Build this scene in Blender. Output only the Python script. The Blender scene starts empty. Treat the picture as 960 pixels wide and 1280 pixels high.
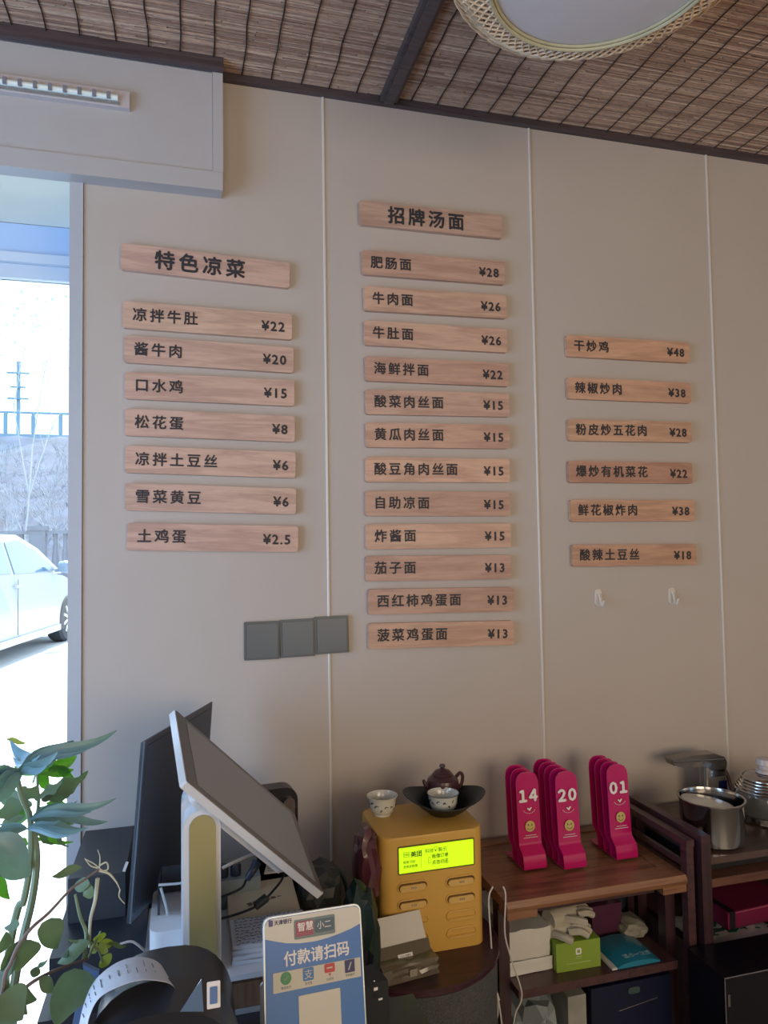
import bpy, bmesh, math, random
from mathutils import Vector, Matrix
random.seed(7)
PI = math.pi
S = bpy.context.scene
COL = S.collection

# ------------------------------------------------------------------ camera
D_CAM, EYE = 1.785, 1.5
yaw, pitch, roll, FPX = 0.265424, 0.0461169, -0.0152302, 898.1
_f = Vector((math.sin(yaw)*math.cos(pitch), math.cos(yaw)*math.cos(pitch), math.sin(pitch)))
_r = Vector((math.cos(yaw), -math.sin(yaw), 0)); _u = _r.cross(_f)
CR = math.cos(roll)*_r + math.sin(roll)*_u
CU = -math.sin(roll)*_r + math.cos(roll)*_u
CF = _f
CAM = Vector((0, -D_CAM, EYE))
cd = bpy.data.cameras.new('camera'); cam = bpy.data.objects.new('camera', cd); COL.objects.link(cam)
cam.matrix_world = Matrix(((CR.x, CU.x, -CF.x, CAM.x), (CR.y, CU.y, -CF.y, CAM.y), (CR.z, CU.z, -CF.z, CAM.z), (0, 0, 0, 1)))
cd.sensor_fit = 'AUTO'; cd.sensor_width = 36; cd.lens = FPX/1280*36; cd.clip_start = 0.02; cd.clip_end = 400
S.camera = cam

# ------------------------------------------------------------------ world, sun, lights, exposure
w = bpy.data.worlds.new('world'); S.world = w; w.use_nodes = True
bg = w.node_tree.nodes['Background']; bg.inputs[0].default_value = (0.80, 0.90, 1.0, 1); bg.inputs[1].default_value = 3.4
sd = bpy.data.lights.new('sun', 'SUN'); sun = bpy.data.objects.new('sun', sd); COL.objects.link(sun)
sd.energy = 15.0; sd.angle = math.radians(0.6); sd.color = (1, 0.96, 0.9)
sun.rotation_euler = Vector((-0.05, -1.0, -1.35)).to_track_quat('-Z', 'Y').to_euler()
def area(name, loc, target, sx, sy, power, color):
    l = bpy.data.lights.new(name, 'AREA'); l.shape = 'RECTANGLE'; l.size = sx; l.size_y = sy; l.energy = power; l.color = color
    o = bpy.data.objects.new(name, l); COL.objects.link(o); o.location = loc
    o.rotation_euler = (Vector(target)-Vector(loc)).to_track_quat('-Z', 'Z').to_euler(); return o
area('assumed_side_light', (-1.85, -0.95, 1.35), (0.6, -0.1, 1.45), 1.5, 1.7, 66, (0.40, 0.64, 1.0))  # assumed unseen source; blue deepened past daylight to imitate lens glare on left wall
area('assumed_rear_light', (1.3, -4.1, 1.6), (0.9, 0, 1.3), 1.8, 1.5, 48, (1.0, 0.79, 0.54))  # assumed light from the rear right; the wall behind it has no window
area('added_rear_left_fill', (-0.9, -4.1, 1.7), (0.6, 0, 1.9), 1.4, 1.5, 18, (1.0, 0.86, 0.70))  # fill added at the rear left
S.view_settings.view_transform = 'Standard'; S.view_settings.look = 'None'
S.view_settings.exposure = 0.0; S.view_settings.gamma = 1.0; S.view_settings.use_curve_mapping = False

# ------------------------------------------------------------------ pixel -> point helpers
def ray(px, py): return (px-480)/FPX*CR - (py-640)/FPX*CU + CF
def WY(px, py, Y):
    d = ray(px, py); return CAM + d*((Y+D_CAM)/d.y)
def WZ(px, py, z):
    d = ray(px, py); return CAM + d*((z-EYE)/d.z)

# ------------------------------------------------------------------ materials
def lin(h):
    h = h.lstrip('#'); o = []
    for i in (0, 2, 4):
        c = int(h[i:i+2], 16)/255; o.append(c/12.92 if c <= 0.04045 else ((c+0.055)/1.055)**2.4)
    return (*o, 1)
MATS = {}
def mat(name, col, rough=0.5, metal=0.0, bump=0.0, bscale=200, var=0.0, vscale=8, emit=0, spec=0.5, coat=0, trans=0, ior=1.45, objcol=False, stretch=None):
    if name in MATS: return MATS[name]
    m = bpy.data.materials.new(name); m.use_nodes = True; nt = m.node_tree; b = nt.nodes['Principled BSDF']
    c = lin(col) if isinstance(col, str) else (*col, 1)
    b.inputs['Base Color'].default_value = c; b.inputs['Roughness'].default_value = rough; b.inputs['Metallic'].default_value = metal
    b.inputs['Specular IOR Level'].default_value = spec; b.inputs['Coat Weight'].default_value = coat; b.inputs['Coat Roughness'].default_value = 0.08
    b.inputs['Transmission Weight'].default_value = trans; b.inputs['IOR'].default_value = ior
    if emit: b.inputs['Emission Color'].default_value = c; b.inputs['Emission Strength'].default_value = emit
    tc = nt.nodes.new('ShaderNodeTexCoord'); mp = nt.nodes.new('ShaderNodeMapping'); nt.links.new(tc.outputs['Object'], mp.inputs[0])
    if stretch: mp.inputs['Scale'].default_value = stretch
    if var or True:
        n = nt.nodes.new('ShaderNodeTexNoise'); n.inputs['Scale'].default_value = vscale; n.inputs['Detail'].default_value = 4; nt.links.new(mp.outputs[0], n.inputs[0])
        r = nt.nodes.new('ShaderNodeMapRange'); r.inputs[1].default_value = 0.3; r.inputs[2].default_value = 0.7
        v = max(var, 0.02)
        r.inputs[3].default_value = 1-v; r.inputs[4].default_value = 1+v*0.6; nt.links.new(n.outputs[0], r.inputs[0])
        h = nt.nodes.new('ShaderNodeVectorMath'); h.operation = 'SCALE'; nt.links.new(r.outputs[0], h.inputs['Scale'])
        if objcol:
            oi = nt.nodes.new('ShaderNodeObjectInfo'); nt.links.new(oi.outputs['Color'], h.inputs[0])
        else: h.inputs[0].default_value = c[:3]
        nt.links.new(h.outputs[0], b.inputs['Base Color'])
        if emit: nt.links.new(h.outputs[0], b.inputs['Emission Color'])
    if bump:
        n2 = nt.nodes.new('ShaderNodeTexNoise'); n2.inputs['Scale'].default_value = bscale; n2.inputs['Detail'].default_value = 3; nt.links.new(mp.outputs[0], n2.inputs[0])
        bp = nt.nodes.new('ShaderNodeBump'); bp.inputs['Strength'].default_value = bump; bp.inputs['Distance'].default_value = 0.002
        nt.links.new(n2.outputs[0], bp.inputs['Height']); nt.links.new(bp.outputs[0], b.inputs['Normal'])
    MATS[name] = m; return m
def wood(name, c1, c2, rough=0.5, scale=(2, 30, 30), objcol=False, coat=0.0, rings=6.0):
    """stretched grain: scale small along the grain"""
    if name in MATS: return MATS[name]
    m = bpy.data.materials.new(name); m.use_nodes = True; nt = m.node_tree; b = nt.nodes['Principled BSDF']; N = nt.nodes.new; L = nt.links.new
    tc = N('ShaderNodeTexCoord'); mp = N('ShaderNodeMapping'); mp.inputs['Scale'].default_value = scale; L(tc.outputs['Object'], mp.inputs[0])
    oi = N('ShaderNodeObjectInfo'); cm = N('ShaderNodeVectorMath'); cm.operation = 'SCALE'; cm.inputs[0].default_value = (37, 91, 53); L(oi.outputs['Random'], cm.inputs['Scale'])
    ad = N('ShaderNodeVectorMath'); L(mp.outputs[0], ad.inputs[0]); L(cm.outputs[0], ad.inputs[1])
    n = N('ShaderNodeTexNoise'); n.inputs['Scale'].default_value = 1.0; n.inputs['Detail'].default_value = 5; n.inputs['Distortion'].default_value = 0.6; L(ad.outputs[0], n.inputs[0])
    mu = N('ShaderNodeMath'); mu.operation = 'MULTIPLY'; mu.inputs[1].default_value = rings; L(n.outputs[0], mu.inputs[0])
    fr = N('ShaderNodeMath'); fr.operation = 'PINGPONG'; fr.inputs[1].default_value = 1.0; L(mu.outputs[0], fr.inputs[0])
    n3 = N('ShaderNodeTexNoise'); n3.inputs['Scale'].default_value = 6.0; n3.inputs['Detail'].default_value = 3; L(ad.outputs[0], n3.inputs[0])
    mx0 = N('ShaderNodeMath'); mx0.operation = 'MULTIPLY_ADD'; mx0.inputs[1].default_value = 0.6; L(fr.outputs[0], mx0.inputs[0]); 
    hf = N('ShaderNodeMath'); hf.operation = 'MULTIPLY'; hf.inputs[1].default_value = 0.5; L(n3.outputs[0], hf.inputs[0]); L(hf.outputs[0], mx0.inputs[2])
    rp = N('ShaderNodeValToRGB'); rp.color_ramp.elements[0].color = lin(c1); rp.color_ramp.elements[1].color = lin(c2); rp.color_ramp.elements[0].position = 0.1; rp.color_ramp.elements[1].position = 0.9
    L(mx0.outputs[0], rp.inputs[0]); out = rp.outputs[0]
    if objcol:
        mm = N('ShaderNodeMix'); mm.data_type = 'RGBA'; mm.blend_type = 'MULTIPLY'; mm.inputs[0].default_value = 1.0
        L(out, mm.inputs[6]); L(oi.outputs['Color'], mm.inputs[7]); out = mm.outputs[2]
    L(out, b.inputs['Base Color']); b.inputs['Roughness'].default_value = rough; b.inputs['Coat Weight'].default_value = coat; b.inputs['Coat Roughness'].default_value = 0.15
    bp = N('ShaderNodeBump'); bp.inputs['Strength'].default_value = 0.15; bp.inputs['Distance'].default_value = 0.001; L(mx0.outputs[0], bp.inputs['Height']); L(bp.outputs[0], b.inputs['Normal'])
    MATS[name] = m; return m
def leafmat(name, col, tcol, rough=0.4, mixf=0.45):
    m = bpy.data.materials.new(name); m.use_nodes = True; nt = m.node_tree; b = nt.nodes['Principled BSDF']; N = nt.nodes.new; L = nt.links.new
    tc = N('ShaderNodeTexCoord'); n = N('ShaderNodeTexNoise'); n.inputs['Scale'].default_value = 30; L(tc.outputs['Object'], n.inputs[0])
    def v(c):
        mx = N('ShaderNodeMix'); mx.data_type = 'RGBA'; a = lin(c); mx.inputs[6].default_value = [x*0.7 for x in a[:3]]+[1]; mx.inputs[7].default_value = [min(1, x*1.25) for x in a[:3]]+[1]
        L(n.outputs[0], mx.inputs[0]); return mx.outputs[2]
    L(v(col), b.inputs['Base Color']); b.inputs['Roughness'].default_value = rough
    t = N('ShaderNodeBsdfTranslucent'); L(v(tcol), t.inputs[0]); ms = N('ShaderNodeMixShader'); ms.inputs[0].default_value = mixf
    L(b.outputs[0], ms.inputs[1]); L(t.outputs[0], ms.inputs[2]); L(ms.outputs[0], nt.nodes['Material Output'].inputs[0]); MATS[name] = m; return m
def panemat(name, tint, refl=0.08, rough=0.0):
    m = bpy.data.materials.new(name); m.use_nodes = True; nt = m.node_tree; N = nt.nodes.new; L = nt.links.new
    t = N('ShaderNodeBsdfTransparent'); t.inputs[0].default_value = lin(tint); g = N('ShaderNodeBsdfGlossy'); g.inputs['Roughness'].default_value = rough
    fz = N('ShaderNodeFresnel'); fz.inputs[0].default_value = 1.4; ad = N('ShaderNodeMath'); ad.inputs[1].default_value = refl; L(fz.outputs[0], ad.inputs[0])
    ms = N('ShaderNodeMixShader'); L(ad.outputs[0], ms.inputs[0]); L(t.outputs[0], ms.inputs[1]); L(g.outputs[0], ms.inputs[2]); L(ms.outputs[0], nt.nodes['Material Output'].inputs[0]); MATS[name] = m; return m

# ------------------------------------------------------------------ mesh helpers
def BM(): return bmesh.new()
def box(bm, x0, x1, y0, y1, z0, z1, M=None):
    v = [bm.verts.new(Vector(p) if M is None else M @ Vector(p)) for p in ((x0,y0,z0),(x1,y0,z0),(x1,y1,z0),(x0,y1,z0),(x0,y0,z1),(x1,y0,z1),(x1,y1,z1),(x0,y1,z1))]
    for f in ((0,3,2,1),(4,5,6,7),(0,1,5,4),(1,2,6,5),(2,3,7,6),(3,0,4,7)): bm.faces.new([v[i] for i in f])
    return bm
def prism(bm, pts, a, b, axis='z', M=None):
    """pts 2-D outline; extruded from a to b along axis (z: pts=xy; y: pts=xz; x: pts=yz)"""
    def P(p, t):
        q = {'z': (p[0], p[1], t), 'y': (p[0], t, p[1]), 'x': (t, p[0], p[1])}[axis]; q = Vector(q); return q if M is None else M @ q
    A = [bm.verts.new(P(p, a)) for p in pts]; B = [bm.verts.new(P(p, b)) for p in pts]; n = len(pts)
    for i in range(n): bm.faces.new((A[i], A[(i+1) % n], B[(i+1) % n], B[i]))
    bm.faces.new(A[::-1]); bm.faces.new(B); return bm
def rrect(x0, x1, y0, y1, r, n=5):
    o = []
    rs = r if isinstance(r, (list, tuple)) else (r,)*4      # corners: ++, -+, --, +-
    for k, (cx, cy, a0) in enumerate(((x1, y1, 0), (x0, y1, PI/2), (x0, y0, PI), (x1, y0, 3*PI/2))):
        q = rs[k]; sx = -1 if cx == x1 else 1; sy = -1 if cy == y1 else 1
        for i in range(n+1):
            a = a0+PI/2*i/n; o.append((cx+sx*q+q*math.cos(a), cy+sy*q+q*math.sin(a)))
            if q == 0: break
    return o
def lathe(bm, prof, n=32, c=(0, 0, 0), M=None, rim=None):
    rings = []
    for (r, z) in prof:
        ring = []
        for i in range(n):
            a = 2*PI*i/n; p = Vector((c[0]+r*math.cos(a), c[1]+r*math.sin(a), c[2]+z))
            if rim: p = rim(p, r, z, a)
            ring.append(bm.verts.new(p if M is None else M @ p))
        rings.append(ring)
    for A, B in zip(rings, rings[1:]):
        for i in range(n): bm.faces.new((A[i], A[(i+1) % n], B[(i+1) % n], B[i]))
    if prof[0][0] > 1e-6: bm.faces.new(rings[0][::-1])
    if prof[-1][0] > 1e-6: bm.faces.new(rings[-1])
    return bm
def smooth(pts, k=6):
    P = [Vector(p) for p in pts]; P = [P[0]*2-P[1]]+P+[P[-1]*2-P[-2]]; o = []
    for i in range(1, len(P)-2):
        a, b, c, d = P[i-1:i+3]
        for j in range(k):
            t = j/k; o.append(0.5*((2*b)+(c-a)*t+(2*a-5*b+4*c-d)*t*t+(3*b-a-3*c+d)*t**3))
    o.append(P[-2]); return o
def tube(bm, pts, r, n=8, r1=None, k=6, M=None, closed=False):
    P = smooth(pts, k) if k > 1 else [Vector(p) for p in pts]
    up = Vector((0.13, 0.27, 0.95)); rings = []; m = len(P)
    for i, p in enumerate(P):
        if closed: t = P[(i+1) % m]-P[i-1]
        else: t = (P[min(i+1, m-1)]-P[max(i-1, 0)])
        t.normalize()
        a = t.cross(up)
        if a.length < 1e-4: a = t.cross(Vector((1, 0, 0)))
        a.normalize(); b = a.cross(t); b.normalize(); up = b
        rr = r if r1 is None else r+(r1-r)*i/(m-1)
        rings.append([bm.verts.new((p+a*rr*math.cos(2*PI*j/n)+b*rr*math.sin(2*PI*j/n)) if M is None else M @ (p+a*rr*math.cos(2*PI*j/n)+b*rr*math.sin(2*PI*j/n))) for j in range(n)])
    prs = list(zip(rings, rings[1:]))
    if closed: prs.append((rings[-1], rings[0]))
    for A, B in prs:
        for j in range(n): bm.faces.new((A[j], A[(j+1) % n], B[(j+1) % n], B[j]))
    if not closed: bm.faces.new(rings[0][::-1]); bm.faces.new(rings[-1])
    return bm
def mesh(name, bm, bevel=0, seg=2, ang=38, solid=0):
    if bevel:
        es = [e for e in bm.edges if len(e.link_faces) == 2 and e.calc_face_angle(0) > 0.5]
        bmesh.ops.bevel(bm, geom=es, offset=bevel, segments=seg, profile=0.5, affect='EDGES', clamp_overlap=True)
    bmesh.ops.recalc_face_normals(bm, faces=bm.faces)
    if solid: bmesh.ops.solidify(bm, geom=bm.faces[:], thickness=solid)
    for f in bm.faces: f.smooth = True
    for e in bm.edges:
        if len(e.link_faces) == 2 and e.calc_face_angle(0) > math.radians(ang): e.smooth = False
    me = bpy.data.meshes.new(name); bm.to_mesh(me); bm.free(); return me
def obj(name, bm, m, parent=None, bevel=0, seg=2, ang=38, loc=None, label=None, solid=0):
    me = bm if isinstance(bm, bpy.types.Mesh) else mesh(name, bm, bevel, seg, ang, solid)
    if m and not me.materials: me.materials.append(m)
    o = bpy.data.objects.new(name, me); COL.objects.link(o)
    if parent: o.parent = parent
    if loc: o.location = loc
    if label: o['label'] = label
    return o
def tag(o, label, cat, group=None):
    o['label'] = label; o['category'] = cat
    if group: o['group'] = group
    return o
def thing(name, label, cat, loc=(0, 0, 0), rz=0, group=None):
    o = bpy.data.objects.new(name, None); COL.objects.link(o); o.location = loc; o.rotation_euler = (0, 0, rz); o.empty_display_size = 0.05
    return tag(o, label, cat, group)
def struct(name, bm, m, parent=None, **k):
    o = obj(name, bm, m, parent, **k)
    if not parent: o['kind'] = 'structure'
    return o
def sempty(name):
    o = bpy.data.objects.new(name, None); COL.objects.link(o); o['kind'] = 'structure'; return o
FRONT = Matrix.Rotation(PI/2, 4, 'X')            # text plane -> faces -Y
def text(name, body, size, m, parent, M, weight=0.0, spacing=1.0, depth=0.0006, align='LEFT', label=None):
    """M maps the text's own plane (x right, y up, z towards the reader) into the parent's space"""
    c = bpy.data.curves.new(name, 'FONT'); c.body = body; c.size = size; c.extrude = depth; c.space_character = spacing; c.align_x = align; c.resolution_u = 2
    t = bpy.data.objects.new('tmp', c); COL.objects.link(t); dg = bpy.context.evaluated_depsgraph_get(); dg.update()
    me = bpy.data.meshes.new_from_object(t.evaluated_get(dg)); bpy.data.objects.remove(t); bpy.data.curves.remove(c)
    if weight:
        b_ = bmesh.new()
        for dx, dy in ((-weight, 0), (weight, 0), (0, weight), (0, -weight)):
            m2 = me.copy(); m2.transform(Matrix.Translation((dx, dy, 0.00001*(dx > 0)+0.00002*(dy > 0)+0.00003*(dy < 0)))); b_.from_mesh(m2); bpy.data.meshes.remove(m2)
        b_.to_mesh(me); b_.free()
    me.transform(M); me.name = name; me.materials.clear(); me.materials.append(m)
    o = bpy.data.objects.new(name, me); COL.objects.link(o); o.parent = parent
    if label: o['label'] = label
    return o
def T(x, y, z): return Matrix.Translation((x, y, z))

# ================================================================== SETTING
CEIL = 2.679
M_wall = mat('wall_panel', (0.50, 0.44, 0.395), 0.62, bump=0.25, bscale=900, var=0.03, vscale=3)
M_walls = mat('wall_plain', (0.52, 0.47, 0.42), 0.8)
M_joint = mat('joint_strip', (0.66, 0.61, 0.55), 0.35)
M_dark = wood('dark_timber', '#3b3033', '#55484a', 0.5, (3, 40, 40))
M_box = mat('pelmet_pale', (0.46, 0.44, 0.44), 0.55, bump=0.1, bscale=500)
M_soff = mat('soffit_cream', (0.88, 0.86, 0.72), 0.6)
M_blue = mat('window_frame_blue', (0.42, 0.56, 0.80), 0.4)
M_frame = mat('window_frame_grey', (0.58, 0.66, 0.76), 0.35)
# back wall with its boards
wb = struct('wall_back', box(BM(), -0.262, 2.45, 0.012, 0.20, 0, CEIL+0.06), M_walls)
seams = [-0.2405, 0.3375, 0.9225, 1.5085, 2.094, 2.44]
for a, b in zip(seams, seams[1:]):
    obj('panel', box(BM(), a+0.003, b-0.003, 0.0, 0.012, 0.0, CEIL+0.03), M_wall, wb)
for s in seams[1:5]:
    bm = BM(); prism(bm, [(-0.0035, 0.012), (0.0035, 0.012), (0.0032, -0.002), (0.0015, -0.0035), (-0.0015, -0.0035), (-0.0032, -0.002)], 0.0, CEIL)
    bm.transform(T(s, 0, 0)); obj('joint_strip', bm, M_joint, wb)
bm = box(BM(), -0.268, -0.2385, -0.004, 0.2, 0, CEIL); obj('edge_trim', bm, mat('edge_trim_grey', (0.46, 0.48, 0.52), 0.4), wb, bevel=0.003)
# remaining walls (out of frame) close the room
struct('wall_left', box(BM(), -2.1, -2.0, -4.3, 0.3, 0, CEIL), M_walls)
struct('wall_right', box(BM(), 2.45, 2.55, -4.3, 0.2, 0, CEIL), M_walls)
struct('wall_front', box(BM(), -2.1, 2.55, -4.4, -4.3, 0, CEIL), M_walls)
struct('floor', box(BM(), -2.1, 2.55, -4.3, 0.36, -0.1, 0.0), mat('floor_tile', (0.30, 0.27, 0.24), 0.4, var=0.1))
# ceiling: board, reeds, cords
ce = struct('ceiling', box(BM(), -2.1, 2.55, -4.3, 0.36, CEIL+0.02, CEIL+0.12), mat('ceiling_board', (0.10, 0.07, 0.05), 0.9))
M_reed = bpy.data.materials.new('reed'); M_reed.use_nodes = True; nt = M_reed.node_tree; b = nt.nodes['Principled BSDF']
g = nt.nodes.new('ShaderNodeNewGeometry'); rp = nt.nodes.new('ShaderNodeValToRGB'); nt.links.new(g.outputs['Random Per Island'], rp.inputs[0])
cols = ['#86695a', '#a88b78', '#b89c88', '#947766', '#cbb29c', '#9c8070']
while len(rp.color_ramp.elements) < 6: rp.color_ramp.elements.new(0.5)
for i, e in enumerate(rp.color_ramp.elements): e.position = i/5.0; e.color = lin(cols[i])
tc = nt.nodes.new('ShaderNodeTexCoord'); mp = nt.nodes.new('ShaderNodeMapping'); mp.inputs['Scale'].default_value = (14, 160, 1); n = nt.nodes.new('ShaderNodeTexNoise'); n.inputs['Detail'].default_value = 4
nt.links.new(tc.outputs['Object'], mp.inputs[0]); nt.links.new(mp.outputs[0], n.inputs[0])
mx = nt.nodes.new('ShaderNodeMix'); mx.data_type = 'RGBA'; mx.blend_type = 'MULTIPLY'; mx.inputs[0].default_value = 0.65
r2 = nt.nodes.new('ShaderNodeValToRGB'); r2.color_ramp.elements[0].position = 0.3; r2.color_ramp.elements[0].color = (0.55, 0.5, 0.47, 1); r2.color_ramp.elements[1].position = 0.65; r2.color_ramp.elements[1].color = (1.25, 1.2, 1.15, 1)
nt.links.new(n.outputs[0], r2.inputs[0]); nt.links.new(rp.outputs[0], mx.inputs[6]); nt.links.new(r2.outputs[0], mx.inputs[7]); nt.links.new(mx.outputs[2], b.inputs['Base Color']); b.inputs['Roughness'].default_value = 0.7
verts = []; faces = []
y = -0.004
while y > -1.9:
    x = -1.0 - random.random()*0.3
    while x < 2.44:
        L = random.uniform(0.12, 0.5); x1 = min(x+L, 2.44); r = random.uniform(0.0019, 0.003); dz = random.uniform(-0.0010, 0.0006)
        ya = y+random.uniform(-0.0012, 0.0012); yb = y+random.uniform(-0.0012, 0.0012); k = len(verts)
        for xx, yy in ((x, ya), (x1, yb)):
            for j in range(5):
                a = PI*j/4; verts.append((xx, yy+r*math.cos(a), CEIL+0.004+dz-r*1.2*math.sin(a)))
        for j in range(4): faces.append((k+j, k+j+1, k+5+j+1, k+5+j))
        x = x1+random.uniform(0.0005, 0.003)
    y -= random.uniform(0.0034, 0.0046)
me = bpy.data.meshes.new('reeds'); me.from_pydata(verts, [], faces); me.update()
o = obj('reed_mat', me, M_reed, ce); o['kind'] = 'stuff'
M_cord = mat('cord_dark', (0.025, 0.018, 0.016), 0.9)
xs = []; x = -0.1625-0.0735*8
while x < 2.4: xs.append(x); x += 0.0735
cordm = []
for v in range(3):
    pts = [(random.uniform(-0.003, 0.003), -i*0.06, random.uniform(-0.001, 0.0005)) for i in range(31)]
    cordm.append(mesh('binding_cord', tube(BM(), pts, 0.0016, 4, k=2)))
for i, x in enumerate(xs): obj('binding_cord', cordm[i % 3], M_cord, ce, loc=(x, -0.01, CEIL-0.001))
# dark timber trims
bm = box(BM(), 0.082, 2.45, -0.016, 0.0, CEIL-0.018, CEIL+0.006); struct('trim_1', bm, M_dark, bevel=0.003)
bm = box(BM(), 0.487, 0.532, -1.9, -0.017, CEIL-0.016, CEIL+0.006); box(bm, 0.497, 0.522, -1.9, -0.017, CEIL-0.022, CEIL-0.0165); struct('trim_2', bm, M_dark, bevel=0.003)
PT = WY(278, 86, -0.068).z
bm = box(BM(), -2.0, 0.083, -0.068, -0.052, PT, CEIL+0.006); struct('trim_3', bm, M_dark, bevel=0.003)
# pelmet box over the window
pel = thing('pelmet_box', 'pale boxed pelmet above the window at the left, just under the reed ceiling', 'pelmet', (0, 0, 0))
BB = EYE+0.864
obj('box_body', box(BM(), -2.0, 0.080, -0.042, 0.0, BB, CEIL), M_box, pel, bevel=0.002)
obj('bottom_rail', box(BM(), -2.0, 0.081, -0.052, -0.0425, BB-0.004, BB+0.040), M_box, pel, bevel=0.003)
obj('end_stile', box(BM(), 0.058, 0.082, -0.0515, -0.0425, BB+0.0405, PT-0.0005), M_box, pel, bevel=0.003)
obj('front_board', box(BM(), -2.0, 0.0575, -0.0475, -0.0425, BB+0.0405, PT-0.0005), M_box, pel, bevel=0.001)
# strip light on the pelmet
sl = thing('strip_light', 'slim pale strip fitting with a glossy segmented tube on the pelmet face', 'light fitting', (-0.131, -0.048, 2.545))
M_pink = mat('fitting_pale', (0.52, 0.47, 0.48), 0.35)
obj('housing', box(BM(), -1.0, 0.0, -0.014, 0.0, -0.020, 0.020), M_pink, sl, bevel=0.003)
obj('tube', tube(BM(), [(-0.98, -0.018, -0.001), (-0.025, -0.018, -0.001)], 0.007, 12, k=1), mat('tube_glass', (0.75, 0.85, 0.82), 0.12, coat=1), sl)
obj('lower_reflector', box(BM(), -0.98, -0.022, -0.0175, -0.0142, -0.017, -0.009), mat('reflector', (0.7, 0.75, 0.76), 0.15, metal=0.8), sl, bevel=0.001)
cl = mesh('clip', box(BM(), -0.004, 0.004, -0.0262, -0.0142, -0.0075, 0.0075), 0.001)
M_clip = mat('clip_grey', (0.22, 0.22, 0.26), 0.5)
for i in range(12): obj('clip', cl, M_clip, sl, loc=(-0.045-i*0.031*1.0, 0, 0))

# ---- window (set back 27 cm) : soffit, header, rails, jamb, panes, sill
wn = sempty('window_1')
YW = 0.27
obj('soffit', box(BM(), -2.0, -0.262, 0.0, YW, EYE+0.868, EYE+0.90), M_soff, wn)
obj('jamb', box(BM(), -0.262, -0.25, 0.20, 0.36, 0, CEIL), M_frame, wn)
obj('header', box(BM(), -2.0, -0.263, YW, YW+0.05, EYE+0.786, EYE+0.867), M_blue, wn, bevel=0.002)
obj('blind_case', box(BM(), -2.0, -0.30, YW-0.012, YW+0.02, EYE+0.760, EYE+0.7855), M_frame, wn, bevel=0.004)
obj('top_rail', box(BM(), -2.0, -0.265, YW+0.004, YW+0.05, EYE+0.722, EYE+0.7595), M_frame, wn, bevel=0.004)
obj('bottom_rail', box(BM(), -2.0, -0.265, YW, YW+0.05, 0.0, 0.09), M_frame, wn, bevel=0.004)
obj('side_stile', box(BM(), -0.308, -0.263, YW, YW+0.05, 0.0905, EYE+0.7215), M_frame, wn, bevel=0.004)
obj('mullion', box(BM(), -1.22, -1.17, YW, YW+0.05, 0.0905, EYE+0.7215), M_frame, wn, bevel=0.004)
M_pane = panemat('window_glass', '#eef6fb', 0.0)
obj('pane', box(BM(), -1.17, -0.308, YW+0.022, YW+0.028, 0.09, EYE+0.722), M_pane, wn)
obj('pane', box(BM(), -2.0, -1.22, YW+0.022, YW+0.028, 0.09, EYE+0.722), M_pane, wn)
struct('wall_over_window', box(BM(), -2.1, -0.25, YW+0.05, 0.36, EYE+0.78, CEIL+0.12), M_walls)

# ================================================================== OUTSIDE
M_gnd = mat('paving_light', (0.60, 0.60, 0.60), 0.85, var=0.08, vscale=1.5)
GZ = 0.2
struct('ground', box(BM(), -30, 30, 0.37, 24, -0.25, GZ), M_gnd)
# hillside as rising terrain
bm = BM(); nx, ny = 40, 24; G = []
for j in range(ny+1):
    row = []
    for i in range(nx+1):
        X = -34+i*1.3; Y = 18+j*1.6; t = j/ny
        z = 0.2+8.5*min(1, t*1.25)**0.9+random.uniform(-0.25, 0.25)*min(1, j)
        row.append(bm.verts.new((X, Y, z)))
    G.append(row)
for j in range(ny):
    for i in range(nx): bm.faces.new((G[j][i], G[j][i+1], G[j+1][i+1], G[j+1][i]))
M_hill = mat('dry_hillside_hazed', (0.045, 0.062, 0.11), 0.95, var=0.45, vscale=0.9, bump=0.5, bscale=3)  # distant bluish haze mixed into the slope's own colour
struct('terrain', bm, M_hill)
# bare brush on the slope: one countless mass
bm = BM()
def twig(bm, p, d, L, r, dep):
    q = p+d*L; 
    a = d.cross(Vector((0, 1, 0.2))).normalized()*r; b = d.cross(a).normalized()*r
    A = [bm.verts.new(p+a), bm.verts.new(p-a*0.5+b), bm.verts.new(p-a*0.5-b)]; B = [bm.verts.new(q+a*0.5), bm.verts.new(q-a*0.3+b*0.5), bm.verts.new(q-a*0.3-b*0.5)]
    for i in range(3): bm.faces.new((A[i], A[(i+1) % 3], B[(i+1) % 3], B[i]))
    if dep:
        for _ in range(3):
            nd = (d+Vector((random.uniform(-.8, .8), random.uniform(-.5, .5), random.uniform(-.3, .6)))).normalized(); twig(bm, p+d*L*random.uniform(.4, 1), nd, L*0.68, r*0.62, dep-1)
for i in range(150):
    X = random.uniform(-12, -1.5); Y = random.uniform(18.5, 36); t = (Y-18)/38.4; z = 0.2+8.5*min(1, t*1.25)**0.9
    twig(bm, Vector((X, Y, z-0.2)), Vector((random.uniform(-.5, .5), random.uniform(-.3, .1), 1)).normalized(), random.uniform(0.6, 1.1), random.uniform(0.02, 0.04), 3)
o = obj('brush', bm, mat('bare_twigs', (0.30, 0.33, 0.38), 0.9)); tag(o, 'tangle of bare pale brush covering the slope outside the window', 'brush'); o['kind'] = 'stuff'
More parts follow.
